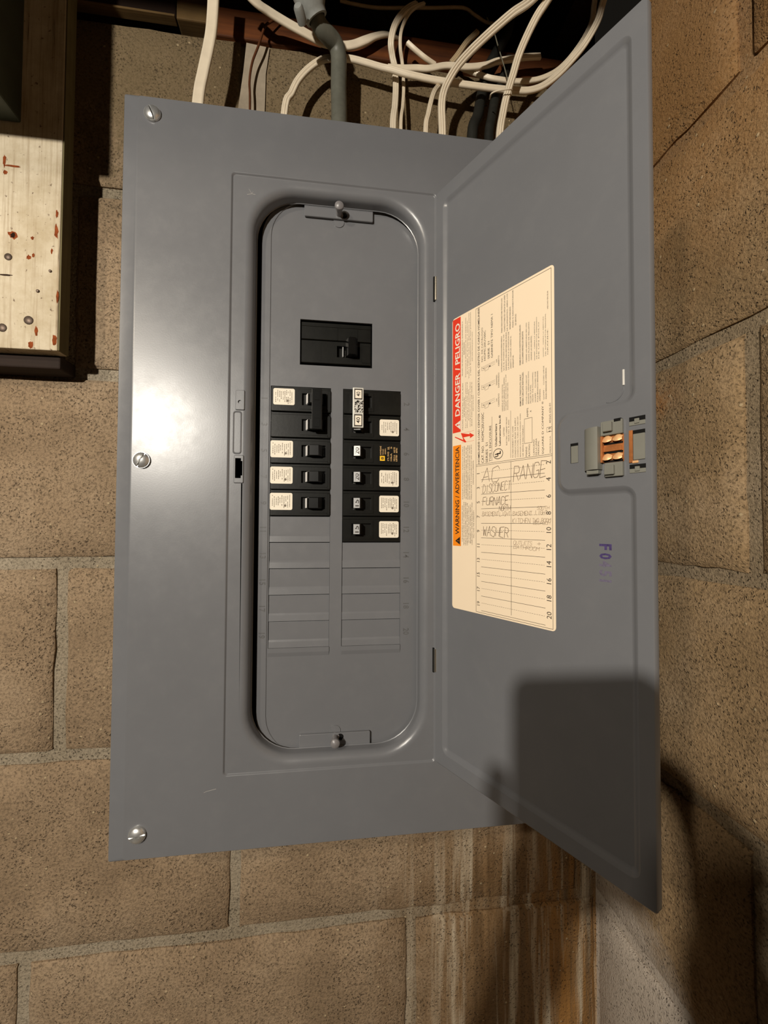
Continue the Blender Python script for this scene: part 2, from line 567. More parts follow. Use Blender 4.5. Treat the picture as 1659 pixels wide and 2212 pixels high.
# ------------------------------------------------------------------ the setting: block walls, floor, sill, framing
YW, XR, ZA, CO = 89.3, 417.2, -369.5, 203.2
WALL_TOP = 228
def block(name, parent, mat, u0, u1, z0, z1, fn, seed, depth=70):
    """rough faced block: a small grid with worn edges; fn(u, out, z) -> point"""
    rnd = random.Random(seed)
    nu, nz = 16, 9
    grid = []
    for j in range(nz + 1):
        row = []
        for i in range(nu + 1):
            fu = i / nu
            fz = j / nz
            # rows close to the edges sit 4 mm apart
            uu = u0 + (u1 - u0) * fu
            zz = z0 + (z1 - z0) * fz
            if i == 1: uu = u0 + 4
            if i == nu - 1: uu = u1 - 4
            if j == 1: zz = z0 + 4
            if j == nz - 1: zz = z1 - 4
            e = (i in (0, nu)) or (j in (0, nz))
            o = noise.noise(Vector((uu * .02, zz * .02, seed))) * 1.0
            if e:
                o -= 2.6 + rnd.random() * 1.4
                uu += rnd.uniform(-1.2, 1.2)
                zz += rnd.uniform(-1.2, 1.2)
            row.append((uu, o, zz))
        grid.append(row)
    m = MB()
    V = [fn(*p) for r in grid for p in r]
    F = []
    for j in range(nz):
        for i in range(nu):
            a = j * (nu + 1) + i
            F.append((a, a + 1, a + nu + 2, a + nu + 1))
    m.add(V, F, 0, True)
    ring = [grid[0][i] for i in range(nu + 1)] + [grid[j][nu] for j in range(1, nz + 1)] + [grid[nz][i] for i in range(nu - 1, -1, -1)] + [grid[j][0] for j in range(nz - 1, 0, -1)]
    m.loft([[fn(*p) for p in ring], [fn(p[0], -depth, p[2]) for p in ring]])
    return m.build(name, mat, parent, 50)

back_fn = lambda u, o, z: Vector((u, YW - o, z))
side_fn = lambda u, o, z: Vector((XR - o, u, z))
G = 6.5
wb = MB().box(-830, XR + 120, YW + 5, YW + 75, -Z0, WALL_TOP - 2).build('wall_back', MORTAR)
tag(wb, kind='structure')
wr = MB().box(XR + 5, XR + 75, -900, YW + 75, -Z0, WALL_TOP - 2).build('wall_right', MORTAR_R)
tag(wr, kind='structure')
n_ = 0
for k in range(-3, 8):
    zt, zb = ZA - CO * k, ZA - CO * (k + 1)       # course k lies under bed joint k
    zt2, zb2 = min(zt - G, WALL_TOP), max(zb + G, -Z0)
    if zt2 - zb2 < 30:
        continue
    off = -188 if k % 2 == 0 else -7
    if k == 2: off = -216
    x = off - 406.4 * 2
    while x < XR:
        u0, u1 = max(x + G, -830), min(x + 406.4 - G, XR)
        if u1 - u0 > 25:
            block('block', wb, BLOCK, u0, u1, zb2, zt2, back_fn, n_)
        n_ += 1
        x += 406.4
    off = -111.8 if k % 2 else -111.8 + 203.2
    y = off - 406.4 * 3
    while y < YW:
        u0, u1 = max(y + G, -900), min(y + 406.4 - G, YW)
        if u1 - u0 > 25:
            block('block', wr, BLOCK_R, u0, u1, zb2, zt2, side_fn, n_)
        n_ += 1
        y += 406.4
fl = MB().box(-830, XR + 75, -900, YW + 75, -Z0 - 60, -Z0).build('floor', MORTAR)
tag(fl, kind='structure')
# wood on top of the wall
sb = MB().box(-42, XR + 70, YW - 2, YW + 90, WALL_TOP, WALL_TOP + 34, 1.5).build('trim_1', SILLWOOD); tag(sb, kind='structure')
sl = MB().box(-84, -50, YW + 2, YW + 90, WALL_TOP + 17, WALL_TOP + 54, 1.5).build('trim_2', TANWOOD); tag(sl, kind='structure')
sd = MB().box(-830, -85, YW + 5, YW + 90, WALL_TOP + 20, WALL_TOP + 54, 1.5).build('trim_3', OLDWOOD); tag(sd, kind='structure')  # dark run beside the tan board; shade put into the wood colour
MB().box(-830, -85.5, YW + 1, YW + 12, WALL_TOP + 18, WALL_TOP + 20.4, .4).build('lit_edge', TANWOOD, sd)  # tan strip painted in as the board's lit bottom edge
MB().box(-830, -60, YW + 70, YW + 88, WALL_TOP, WALL_TOP + 15).build('shim', OLDWOOD, sd)
cl = MB().box(-830, XR + 75, -900, YW + 75, WALL_TOP + 260, WALL_TOP + 285).build('ceiling', OLDWOOD); tag(cl, kind='structure')
MB().box(-830, XR + 70, YW + 88, YW + 130, WALL_TOP + 40, WALL_TOP + 260).build('rim_joist', OLDWOOD, cl)
for x in (-700, -294, 112, 380):
    MB().box(x, x + 38, -900, YW + 86, WALL_TOP + 75, WALL_TOP + 260, 1).build('joist', OLDWOOD, cl)
MB().box(-830, XR + 70, -545, -470, 165, WALL_TOP + 260, 2).build('shade_beam', OLDWOOD, cl)  # added unseen beam that keeps the far lamp off the upper wall
# ------------------------------------------------------------------ painted backboard at the left with a meter box on it
bbY = 48
board = empty('backboard', (-300, bbY + 16, -157))
tag(board, 'worn white painted wooden backboard standing off the block wall at left', 'board')
MB().box(-620, -173, bbY, bbY + 16, -158.5, 262, .8).build('panel', [BOARD], board)
side = MB().box(-172.9, -171.6, bbY + .6, bbY + 15.6, -158, 262).build('side_edge', EDGEWOOD, board)
for x0, x1 in ((-600, -545), (-232, -190)):
    MB().box(x0, x1, bbY + 16, YW, -150, 255, 1).build('furring_strip', EDGEWOOD, board)
MB().box(-620, -178, bbY + 14, YW, -172, -158.6, 1.5).build('bottom_batten', OLDWOOD, board)
rnd = random.Random(5)
def blob(mb, cx, cz, rx, rz, y, mi, n=14, jag=.45):
    ring = []
    for i in range(n):
        a = 2 * math.pi * i / n
        k = 1 - jag * rnd.random()
        ring.append((cx + rx * math.cos(a) * k, cz + rz * math.sin(a) * k))
    mb.face(ring, (), lambda u, v: Vector((u, y, v)), mi)
def chip(px, py, w, h, mi=0):
    chips = MB()
    p = at(px, py, bbY)
    blob(chips, p.x, p.z, w / 4.07, h / 4.07, bbY - .12 - mi * .08, mi)
    chips.build('paint_chip', [RUST, RUST_D], board)
for a in ((28, 507, 22, 22, 0), (28, 508, 11, 12, 1), (62, 556, 10, 14, 0), (72, 552, 6, 10, 0), (70, 514, 8, 8, 0), (122, 500, 9, 40, 0), (112, 542, 5, 14, 0), (123, 462, 6, 20, 0),
          (10, 347, 7, 34, 0), (28, 359, 38, 6, 0), (11, 372, 10, 12, 0), (67, 745, 12, 20, 0), (78, 715, 9, 26, 0), (118, 735, 12, 30, 0), (124, 640, 5, 30, 0), (12, 594, 28, 4, 1), (20, 556, 6, 7, 1)):
    chip(*a)
for px, py, r in ((62, 692, 4.2), (5, 708, 4.0), (18, 555, 3.4), (82, 629, 1.6), (109, 586, 1.4)):
    p = at(px, py, bbY)
    MB().lathe((p.x, bbY + .2, p.z), (0, -1, 0), [(r, 0), (r, .8), (r * .7, 1.5), (.05, 1.7)], 14).build('nail', NAIL, board)

mbx = empty('meter_box', (-380, bbY, 64))
tag(mbx, 'dark green metal box mounted on the white board at the top left corner', 'box')
MB().box(-520, -209.6, bbY - 120, bbY - .3, 64.1, 262, 2).build('enclosure', BOXGREEN, mbx)
MB().box(-528, -200, bbY - 134, bbY - 120.2, 50, 262, 2.5).build('shadow_lip', BOXGREEN, mbx)  # unseen overhanging lid, added for the shadow it drops on the board

# ------------------------------------------------------------------ the breaker panel
panel = empty('electrical_panel', (97, YW, -279))
tag(panel, 'grey steel breaker panel on the block wall with its narrow door swung open', 'electrical panel')
D = 18.84
XL, XRt, ZT, ZB = -96.4, 298, 64.4, -622.0
# enclosure behind the cover
eb = MB()
eb.box(-78, -76, 13, YW - 1, -606, 48).box(270, 272, 13, YW - 1, -606, 48).box(-76, 270, 13, YW - 1, 46, 48).box(-76, 270, 13, YW - 1, -606, -604).box(-78, 272, YW - 2.6, YW - .6, -606, 48)
eb.build('enclosure', [DARK], panel)
# cover
cv = MB()
fy = lambda Y: (lambda u, v: Vector((u, Y, v)))
def ring(x0, x1, z0, z1, r, Y):
    return [Vector((u, Y, v)) for u, v in rrect(x0, x1, z0, z1, r, 10)]
def inset(i, Y, r=1.5):
    k = min(i, 1.2) + max(0, i - 1.2) * .12      # only the long sides are creased
    return ring(XL + i, XRt - i, ZB + k, ZT - k, r, Y)
seat = lambda i, Y, r: ring(-.6 + i, 195 - i, -553.8 + i, .6 - i, r, Y)
cv.loft([inset(.6, 13), inset(0, 12.6), inset(0, 4.4), inset(.4, 3.2), inset(1.0, 2.2), inset(11.4, .7, 3), inset(12.2, .4, 3), inset(13, .12, 3), inset(14, 0, 3), inset(14.4, 0, 3), seat(-.5, 0, 3.9), seat(0, 0, 3.5), seat(.5, .25, 3.3), seat(1.1, 1.4, 3.0), seat(1.5, 1.6, 2.8), seat(1.9, 1.6, 2.6)])
op = lambda i, Y: ring(13.0 + i, 188 - i, -548.5 + i, -4.0 - i, 47 - i * .8, Y)
slot = [(7.1, -266.8), (12.3, -266.8), (12.3, -269.4), (13.6, -269.4), (13.6, -282.8), (12.3, -282.8), (12.3, -285.2), (7.1, -285.2)]
slot = [(p[0] - .8, p[1]) for p in slot]
s_in = [(p.x, p.z) for p in seat(1.9, 1.6, 2.6)]
o_in = [(p.x, p.z) for p in op(-.4, 1.6)]
cv.face(s_in, (o_in, slot), fy(1.6))
cv.loft([[Vector((u, 1.6, v)) for u, v in slot], [Vector((u, 3.2, v)) for u, v in slot]], smooth=False)
fl_ = [op(-.4, 1.6), op(0, 1.6)]
for i in range(1, 9):
    a = math.pi / 2 * i / 8
    fl_.append(op(7.5 * math.sin(a), 1.6 + 7.5 * (1 - math.cos(a))))
fl_ += [op(7.7, 11.5), op(7.9, 14.5), op(8.6, 14.9)]
cv.loft(fl_)
cv.build('cover', GREY, panel, 40)
for pts_ in (((15, -13), (17.5, -17), (19, -15.5)), ((13.5, -18.5), (18, -17.5), (21, -17.8)), ((-16.5, -566.5), (-14, -565.6), (-6, -564))):
    m = MB()
    for (a0, b0), (a1, b1) in zip(pts_, pts_[1:]):
        yy_ = 1.5 if a0 > 0 else -.05
        m.quad((a0, yy_, b0 - .14), (a1, yy_, b1 - .14), (a1, yy_, b1 + .14), (a0, yy_, b0 + .14))
    m.build('scratch', plain('bare_scratch', srgb(170, 166, 160), .5), panel)
# strike pads beside the opening
def pad(x0, x1, z0, z1, h, holes=(), r=1.2):
    sp = MB()
    o = rrect(x0, x1, z0, z1, r, 3)
    i_ = rrect(x0 + .7, x1 - .7, z0 + .7, z1 - .7, r * .6, 3)
    sp.loft([[Vector((u, 1.65, v)) for u, v in o], [Vector((u, 1.65 - h, v)) for u, v in i_]], smooth=False)
    sp.face(i_, holes, fy(1.65 - h))
    for hh in holes:
        sp.loft([[Vector((u, 1.65 - h, v)) for u, v in hh], [Vector((u, 1.65, v)) for u, v in hh]], smooth=False)
        if h > 1.25:
            sp.face(hh, (), fy(1.62))
    return sp.build('strike_plate', GREY, panel)
hole = [(9.7 + 1.7 * math.cos(a * math.pi / 6), -214.8 + 1.7 * math.sin(a * math.pi / 6)) for a in range(12)]
pad(5.6, 14.2, -222.5, -203.5, 1.3, [hole])
pad(4.9, 14.0, -290.0, -263.8, 1.2, [slot])
ch = MB()
cho, chi = rrect(3.6, 11.6, -263, -223, 2.5, 4), rrect(5.0, 10.2, -261.5, -224.5, 1.5, 4)
ch.loft([[Vector((u, 1.55, v)) for u, v in cho], [Vector((u, .9, v)) for u, v in rrect(4.2, 11.0, -262.3, -223.7, 2.2, 4)], [Vector((u, 1.45, v)) for u, v in chi]])
ch.face(chi, (), fy(1.45))
ch.build('latch_channel', GREY, panel, 60)
# cover screws
def screw(x, z, slot_deg):
    m = MB()
    r, h, g = 7.4, 4.0, .75
    ca, sa = math.cos(math.radians(slot_deg)), math.sin(math.radians(slot_deg))
    rot = lambda a, b: (x + a * ca - b * sa, z + a * sa + b * ca)
    for sg in (1, -1):
        loops = []
        for j in range(7):
            t = math.pi / 2 * j / 6
            rr, hh = r * math.cos(t), .8 + h * math.sin(t)
            L = []
            lo = math.asin(min(1, g / max(rr, g + 1e-3)))
            for i in range(13):
                a = lo + (math.pi - 2 * lo) * i / 12
                u, w = rot(rr * math.cos(a), sg * max(g, rr * math.sin(a)))
                L.append(Vector((u, -hh, w)))
            loops.append(L)
        base = [Vector((p.x, -.02, p.z)) for p in loops[0]]
        m.loft([base] + loops, close=False)
        for j in range(6):     # slot walls
            a0, a1, b0, b1 = loops[j][0], loops[j + 1][0], loops[j][-1], loops[j + 1][-1]
            m.quad(a0, a1, b1, b0)
        m.quad(base[0], loops[0][0], loops[0][-1], base[-1])
    m.lathe((x, 0, z), (0, -1, 0), [(r * .97, -.05), (r * .97, 2.0)], 20)
    return m.build('screw', ZINC, panel, 60)
for i, (x, z, d) in enumerate(((-70.2, 45.7, 110), (-73.6, -271.0, 62), (-71.2, -598, 8), (273, 45.7, 40), (273, -271, 80), (274, -598, 20))):
    screw(x, z, d)

# dead front
df = MB()
od = lambda x0, i, Y, r: [Vector((u, Y, v)) for u, v in rrect(x0, 190 - i, -548 + i, -6.5 - i, r, 10)]
DI = od(34.8, 1.9, D, 35.6)
df.loft([od(24.2, 0, D + 6, 40), od(24.2, 0, D + .6, 40), od(24.7, .2, D - .3, 40), od(25.2, .4, D - .75, 39.6), od(33.6, 1.0, D - .75, 37), od(34.0, 1.2, D - .05, 37), od(34.4, 1.5, D, 36), DI], 0)
rect = lambda x0, x1, z0, z1: [(x0, z0), (x1, z0), (x1, z1), (x0, z1)]
BZ, P = -192.5, 25.4
bankL = rect(35.0, 93.1, BZ - 10 * P, BZ)
bankR = rect(105.0, 163.2, BZ - 10 * P, BZ)
mainw = rect(62.5, 133.8, -170.4, -125.0)
df.face([(p.x, p.z) for p in DI], (bankL, bankR, mainw), fy(D))
for hh in (bankL, bankR, mainw):
    df.loft([[Vector((u, D, v)) for u, v in hh], [Vector((u, D + 2.2, v)) for u, v in hh]], smooth=False)
for x0, x1 in ((35.0, 93.1), (105.0, 163.2)):       # the half step below the last twistout
    z = BZ - 10 * P
    df.quad((x0, D - .05, z - 8), (x1, D - .05, z - 8), (x1, D - .9, z - 4.2), (x0, D - .9, z - 4.2))
    df.quad((x0, D - .9, z - 4.2), (x1, D - .9, z - 4.2), (x1, D - .9, z + .2), (x0, D - .9, z + .2))
    df.quad((x0, D - .9, z + .2), (x1, D - .9, z + .2), (x1, D + 1, z + .2), (x0, D + 1, z + .2))
    for xx in (x0, x1):
        df.add([(xx, D + .1, z - 8), (xx, D - .9, z - 4.2), (xx, D - .9, z + .2), (xx, D + .1, z + .2)], [(0, 1, 2, 3)])
df.build('dead_front', GREY, panel, 25)
def twistout(x0, x1, zt):
    m = MB()
    a, b = x0 + .45, x1 - .15
    prof = [(D + 2.0, zt - .35), (D + 1.3, zt - .35), (D + 1.1, zt - .8), (D + 1.1, zt - 17.6), (D + .35, zt - 19.4), (D - .35, zt - 25.0), (D + .6, zt - 25.2), (D + 2.0, zt - 25.2)]
    m.loft([[Vector((a, y, z)) for y, z in prof], [Vector((b, y, z)) for y, z in prof]], cap0=True, cap1=True, smooth=False)
    return m.build('twistout', GREY, panel)
for k in range(5, 10):
    twistout(35.0, 93.1, BZ - k * P)
for k in range(6, 10):
    twistout(105.0, 163.2, BZ - k * P)
# embossed circuit numbers
NUM_MAT = plain('number_relief', srgb(92, 92, 92), .35)
def emb(body, x, z, w, h, cw=True):
    # cw: reads downwards, tops to the right
    num = MB()
    text_tris(body, .01)
    w = h * _aspect[body] * .9
    put_text(num, body, (lambda u, v: Vector((x + (v - .5) * h, D - .22 - (.75 if x < 34 else 0), z + (.5 - u) * w))), 0, .01)
    num.build('circuit_number', NUM_MAT, panel)
for k in range(10):
    zc = BZ - P * (k + .5)
    o_, e_ = str(2 * k + 1), str(2 * k + 2)
    emb(o_, 29.2, zc, 3.6 * len(o_), 5.6)
    emb(e_, 169.2, zc, 3.6 * len(e_), 5.6)
# sliding tabs and their pins
def tab(z0, z1, zp, dz):
    m = MB()
    o = rrect(65.6, 133.6, z0, z1, 1.2, 3)
    hole_ = [(104.6 + 3.4 * math.cos(a * math.pi / 7), zp + 3.4 * math.sin(a * math.pi / 7) + dz) for a in range(14)]
    i_ = rrect(66.1, 133.1, z0 + .5, z1 - .5, .9, 3)
    m.face(i_, (hole_,), fy(D - 3.4))
    m.loft([[Vector((u, D - 1.2, v)) for u, v in o], [Vector((u, D - 3.0, v)) for u, v in o], [Vector((u, D - 3.4, v)) for u, v in i_]])
    m.face(o, (), fy(D - 1.2))
    m.loft([[Vector((u, D - 3.4, v)) for u, v in hole_], [Vector((u, D - 1.4, v)) for u, v in hole_]])
    m.face(hole_, (), fy(D - 1.4), 1)
    t_ = m.build('sliding_tab', [GREY, DARK], panel)
    pz = zp
    pn = MB().lathe((99.5, D - 2, pz), (0, -1, 0), [(4.3, 0), (4.3, .6), (2.9, .9), (2.9, 9.4), (4.0, 10.2), (4.6, 12.0), (4.2, 13.8), (2.8, 15.0), (.05, 15.6)], 16)
    pn.build('pin', plain('pin_grey', srgb(120, 117, 118), .36), t_)
tab(-23.0, -7.0, -18.5, -.5)
tab(-545.0, -528.5, -532.6, 0)
for z in (-24.6, -527.6):
    MB().lathe((99.5, D + .3, z), (0, -1, 0), [(5.4, 0), (5.4, 1.0), (.05, 1.01)], 16).build('tab_rivet', GREY, panel)
# hinge knuckles
for z0, z1 in ((-106.5, -83.5), (-468.2, -446.5)):
    m = MB()
    m.box(192.2, 193.6, -.2, 2.6, z0 - .8, z1 + .8, .2, 1)
    m.lathe((194.3, -.6, z0), (0, 0, 1), [(1.15, 0), (1.15, z1 - z0)], 10, 0)
    m.build('hinge', [STEEL, DARK], panel)

# door
dr = MB()
DW, DH0, DH1 = 194.4, -553.2, 0.0
A_pts = [(10.0, -541), (185.0, -541), (185.0, -301.5), (134.0, -301.5), (134.0, -250.5), (185.0, -250.5), (185.0, -13.5), (10.0, -13.5)]
A_rad = [7, 7, 8, 7, 7, 8, 7, 7]
A, A1, A2, A3, Bp = (rpoly(A_pts, A_rad, i) for i in (0, .9, 2.6, 3.9, 4.8))
fo = lambda off: (lambda s_, z_: dpt(s_, z_, off))
edge = rrect(.6, DW - .8, DH0 + .8, DH1 - .8, 2.2, 4)
edge2 = rrect(.2, DW, DH0, DH1, 2.6, 4)
dr.face(edge, (A,), fo(0))
mp = lambda poly, off: [dpt(s_, z_, off) for s_, z_ in poly]
dr.loft([mp(A, 0), mp(A1, -.35), mp(A2, -1.9), mp(A3, -2.7), mp(Bp, -2.9)])
dr.face(Bp, (), fo(-2.9))
dr.loft([mp(edge, 0), mp(edge2, -.7), mp(edge2, -5.2)])
dr.face(edge2, (), fo(-5.2))
door = dr.build('door', GREY, panel, 50)
# knockout arc pressed in the door
arc = MB()
pts = []
for i in range(17):
    a = math.radians(-115 + 118 * i / 16)
    pts.append(dpt(168.8 + 7.6 * math.cos(a), -238.8 + 7.6 * math.sin(a), -2.8))
arc.tube(pts, .42, 8)
arc.build('knockout_mark', GREY, door)
arc2 = MB()
arc2.tube([dpt(176.7, -237.2, -2.7), dpt(176.7, -227.2, -2.7)], .65, 8).build('knockout_lip', plain('bare_lip', srgb(220, 216, 208), .3), door)
# purple stamp
stp = MB()
def stamp(body, z0, z1, s0, s1, mi):
    put_text(stp, body, lambda u, v: dpt(s0 + v * (s1 - s0), z0 + u * (z1 - z0), -2.8), mi, .035)
sz = [(1175, 'F', 0), (1195, '0', 0), (1212, '4', 1), (1232, '5', 1), (1252, '1', 1)]
for i, (py, c, mi) in enumerate(sz):
    a, b = dloc(1306, py), dloc(1306, py + (13 if c != '1' else 5))
    stamp(c, a[1], b[1], a[0] - 3.6, a[0] + 4.6, mi)
stp.build('stamp', [PURPLE, PURPLE_L], door)

# ------------------------------------------------------------------ circuit directory label on the door
lb = MB()
LO = -2.9 + .12
MC, MI_, MR, MO, MP, MPL, MS = range(7)
lb.prism(rrect(20.7, 127.8, -403.8, -133.6, 3.0, 4), fo(LO), fo(-2.9), mi=MC)
LI = LO + .06
Lf = lambda s_, z_: dpt(s_, z_, LI)
def bx(s0, s1, z0, z1, mi, lift=0.0):
    lb.quad(dpt(s0, z0, LI + lift), dpt(s1, z0, LI + lift), dpt(s1, z1, LI + lift), dpt(s0, z1, LI + lift), mi)
def lpx(X, Y, base):                 # position read off an enlarged crop of the label
    return dloc(960 + X / 6.381, base + Y / 6.381)
AB, BB, CB, DB = 560, 800, 980, 1180
def tx(body, x0, x1, base0, y0, base1, y1, mi=MI_, bold=0.0, lift=.03):
    """text reading upwards: cap top at x0, foot at x1, starts at y0, ends at y1"""
    a = lpx(x1, y0, base0)
    b = lpx(x0, y1, base1)
    if body:
        put_text(lb, body, lambda u, v: dpt(a[0] + (b[0] - a[0]) * v, a[1] + (b[1] - a[1]) * u, LI + lift), mi, bold)
def para(lines, x0, x1, base, yb, yts, base1=None, mi=MI_, bold=0.0, fill=.62):
    n = len(lines)
    st = (x1 - x0) / n
    for i, l in enumerate(lines):
        yt = yts[i] if isinstance(yts, (list, tuple)) else yts
        y0 = yb[i] if isinstance(yb, (list, tuple)) else yb
        tx(l, x0 + i * st, x0 + i * st + st * fill, base, y0, base1 if base1 is not None else base, yt, mi, bold)
bx(21.3, 31.7, -241.6, -134.6, MR)
bx(21.7, 32.1, -346.4, -253.6, MO)
tx('DANGER / PELIGRO', 150, 215, BB, 622, AB, 905, MS, .018)
tx('WARNING / ADVERTENCIA', 152, 206, CB, 1113, BB, 1064, MI_, .016)
def poly_px(pts, base, mi, lift=.03):
    q = [lpx(x, y, base) for x, y in pts]
    lb.face(q, (), lambda u, v: dpt(u, v, LI + lift), mi)
poly_px([(222, 690), (222, 815), (145, 752)], BB, MS)
tx('!', 168, 214, BB, 757, BB, 748, MR, .02, .06)
poly_px([(215, 1145), (215, 1255), (150, 1200)], CB, MI_)
tx('!', 176, 208, CB, 1204, CB, 1196, MO, .02, .06)
poly_px([(143, 925), (290, 996), (303, 985), (262, 925), (352, 905), (355, 935), (412, 893), (345, 858), (350, 880), (228, 866), (262, 960), (150, 915)], BB, MR)
def seg(s0, z0, s1, z1, w=.28, mi=MI_, lift=.02):
    d = Vector((s1 - s0, z1 - z0))
    n = Vector((-d.y, d.x)).normalized() * w / 2
    lb.quad(dpt(s0 - n.x, z0 - n.y, LI + lift), dpt(s1 - n.x, z1 - n.y, LI + lift), dpt(s1 + n.x, z1 + n.y, LI + lift), dpt(s0 + n.x, z0 + n.y, LI + lift), mi)
def frame(s0, s1, z0, z1, w=.3, mi=MI_):
    seg(s0, z0, s1, z0, w, mi); seg(s0, z1, s1, z1, w, mi); seg(s0, z0, s0, z1, w, mi); seg(s1, z0, s1, z1, w, mi)
seg(33, -243.4, 48.2, -243.4, .15, MR); seg(33, -252.2, 48.2, -252.2, .15, MR)
frame(50.5, 125.5, -402.4, -135.6)
seg(50.5, -274.4, 125.5, -274.4, .25); seg(50.5, -275.7, 125.5, -275.7, .25)
seg(88.2, -275.7, 88.2, -399, .3)
tx('HOMELINE\u00ae LOAD CENTER COVER / CUBIERTA DEL CENTRO DE CARGA HOMELINE\u00ae', 460, 488, BB, 1285, AB, 680, MI_, .01)
tx('CAT. NO.   HOMC20U100C', 512, 546, BB, 1275, BB, 590)
tx('SERIES  S1', 570, 600, BB, 1270, BB, 1000)
tx('TYPE 1 ENCLOSURE', 618, 648, BB, 1255, BB, 765)
a = lpx(656, 1250, BB); b = lpx(656, 640, BB); seg(a[0], a[1], b[0], b[1], .25)
a = lpx(740, 1150, BB)
for r_, w_ in ((4.4, .5),):
    pr = None
    for i in range(25):
        an = 2 * math.pi * i / 24
        p_ = (a[0] + 5.0 * math.cos(an), a[1] + 4.2 * math.sin(an))
        if pr: seg(pr[0], pr[1], p_[0], p_[1], .5)
        pr = p_
tx('U', 697, 745, BB, 1190, BB, 1155, MI_, .05)
tx('L', 722, 778, BB, 1150, BB, 1118, MI_, .05)
tx('Underwriters', 697, 727, BB, 1045, BB, 742, MI_, .02)
tx('Laboratories Inc.\u00ae', 750, 779, BB, 1035, BB, 620, MI_, .02)
tx('LISTED', 812, 829, BB, 905, BB, 785)
tx('ELECTRIC CABINET FRONT', 850, 866, BB, 1030, BB, 645)
tx('ISSUE NO. R-4441', 880, 896, BB, 975, BB, 685)
a = lpx(914, 1205, BB); b = lpx(914, 555, BB); seg(a[0], a[1], b[0], b[1], .25)
for i, (t_, y_) in enumerate((('TO DISCONNECT ALL LOAD', 772), ('CONDUCTORS FROM THE SUPPLY', 655), ('CONDUCTORS, TURN OFF CIRCUIT', 635), ('BREAKER HANDLE(S) MARKED MAIN', 600), ('OR SERVICE DISCONNECT', 757))):
    tx(t_, 935 + 35 * i, 953 + 35 * i, BB, 1203 - 4 * i, BB, y_)
tx('MAINS', 1120, 1142, BB, 1187, BB, 1055)
tx('RATING', 1160, 1182, BB, 1180, BB, 1020)
q = [lpx(1105, 1010, BB), lpx(1212, 1000, BB), lpx(1208, 648, BB), lpx(1102, 668, BB)]
frame(q[0][0], q[1][0], q[0][1], q[2][1], .25)
tx('AMPS', 1135, 1158, BB, 645, BB, 522)
tx('A', 1180, 1200, BB, 575, BB, 553)
tx('CAPACIDAD', 1224, 1244, BB, 1170, BB, 955)
tx('DE LA LINEA', 1256, 1276, BB, 1166, BB, 940)
tx('PRINCIPAL', 1288, 1308, BB, 1160, BB, 970)
tx('SQUARE D COMPANY', 1342, 1376, BB, 1150, BB, 492)
tx('\u00ae', 1342, 1366, BB, 462, BB, 432)
tx('MADE IN U.S.A.', 1450, 1469, BB, 1135, BB, 905)
q = [lpx(1412, 853, BB), lpx(1482, 775, BB)]
frame(q[0][0], q[1][0], q[0][1], q[1][1], .2)
tx('15', 1436, 1466, BB, 838, BB, 786)
tx('40265-626-01', 1444, 1469, BB, 725, BB, 457)
tx('NO. DE CAT\u00c1LOGO', 506, 530, AB, 1410, AB, 950)
tx('HOMC20U100C', 545, 570, AB, 1392, AB, 990)
tx('SERIE  S1', 598, 623, AB, 1366, AB, 1138)
tx('GABINETE TIPO NEMA 1', 642, 668, AB, 1355, AB, 765)
tx('HECHO EN EUA', 1415, 1432, AB, 680, AB, 440)
# the three little handle drawings
for yb_, yt_, base, c1, c2, cb in ((1560, 1400, AB, 'OFF', 'ABIERTO', (1470, 1330)), (292, 130, BB, 'TRIPPED', 'DISPARADO', (235, 35)), (540, 380, BB, 'ON', 'CERRADO', (498, 322))):
    p0, p1 = lpx(515, yb_, base), lpx(700, yt_, base)
    h_ = p1[1] - p0[1]
    w_ = p1[0] - p0[0]
    seg(p0[0], p0[1] + h_ * .25, p0[0], p1[1] - h_ * .1, .15)
    seg(p0[0], p1[1] - h_ * .25, p1[0], p1[1], .12); seg(p0[0], p1[1] - h_ * .45, p1[0], p1[1] - h_ * .2, .12)
    seg(p0[0], p0[1] + h_ * .25, p0[0] + w_ * .3, p0[1] + h_ * .25, .15)
    seg(p0[0] + w_ * .25, p0[1], p0[0] + w_ * .5, p0[1] + h_ * .1, .15); seg(p0[0] + w_ * .25, p0[1], p0[0] + w_ * .22, p0[1] + h_ * .4, .15)
    seg(p0[0] + w_ * .22, p0[1] + h_ * .4, p0[0] + w_ * .5, p0[1] + h_ * .55, .15); seg(p0[0] + w_ * .5, p0[1] + h_ * .1, p0[0] + w_ * .52, p0[1] + h_ * .5, .2)
    seg(p0[0] + w_ * .52, p0[1] + h_ * .35, p1[0], p0[1] + h_ * .55, .12)
    bx(p0[0] + w_ * .1, p0[0] + w_ * .2, p0[1] + h_ * .45, p0[1] + h_ * .52, MI_)
    bx(p0[0] + w_ * .55, p0[0] + w_ * .66, p0[1] + h_ * .42, p0[1] + h_ * .6, MI_)
    m_ = (cb[0] + cb[1]) / 2; hw = (cb[0] - cb[1]) / 2
    tx(c1, 714, 729, base, m_ + hw * .1 * len(c1), base, m_ - hw * .1 * len(c1))
    tx(c2, 741, 758, base, m_ + hw, base, m_ - hw)
para(['PELIGRO DE DESCARGA ELECTRICA, QUEMADURAS O', 'EXPLOSION', 'Desconecte la alimentacion de este equipo antes', 'de trabajar en el interior o exterior.', 'Vuelva a colocar todos los dispositivos, puertas', 'y tapas. El incumplimiento de estas precauciones', 'podra causar lesiones graves o muerte.'], 243, 400, AB, [1606, 1310, 1620, 1580, 1640, 1600, 1400], [862, 1150, 810, 840, 745, 735, 1000])
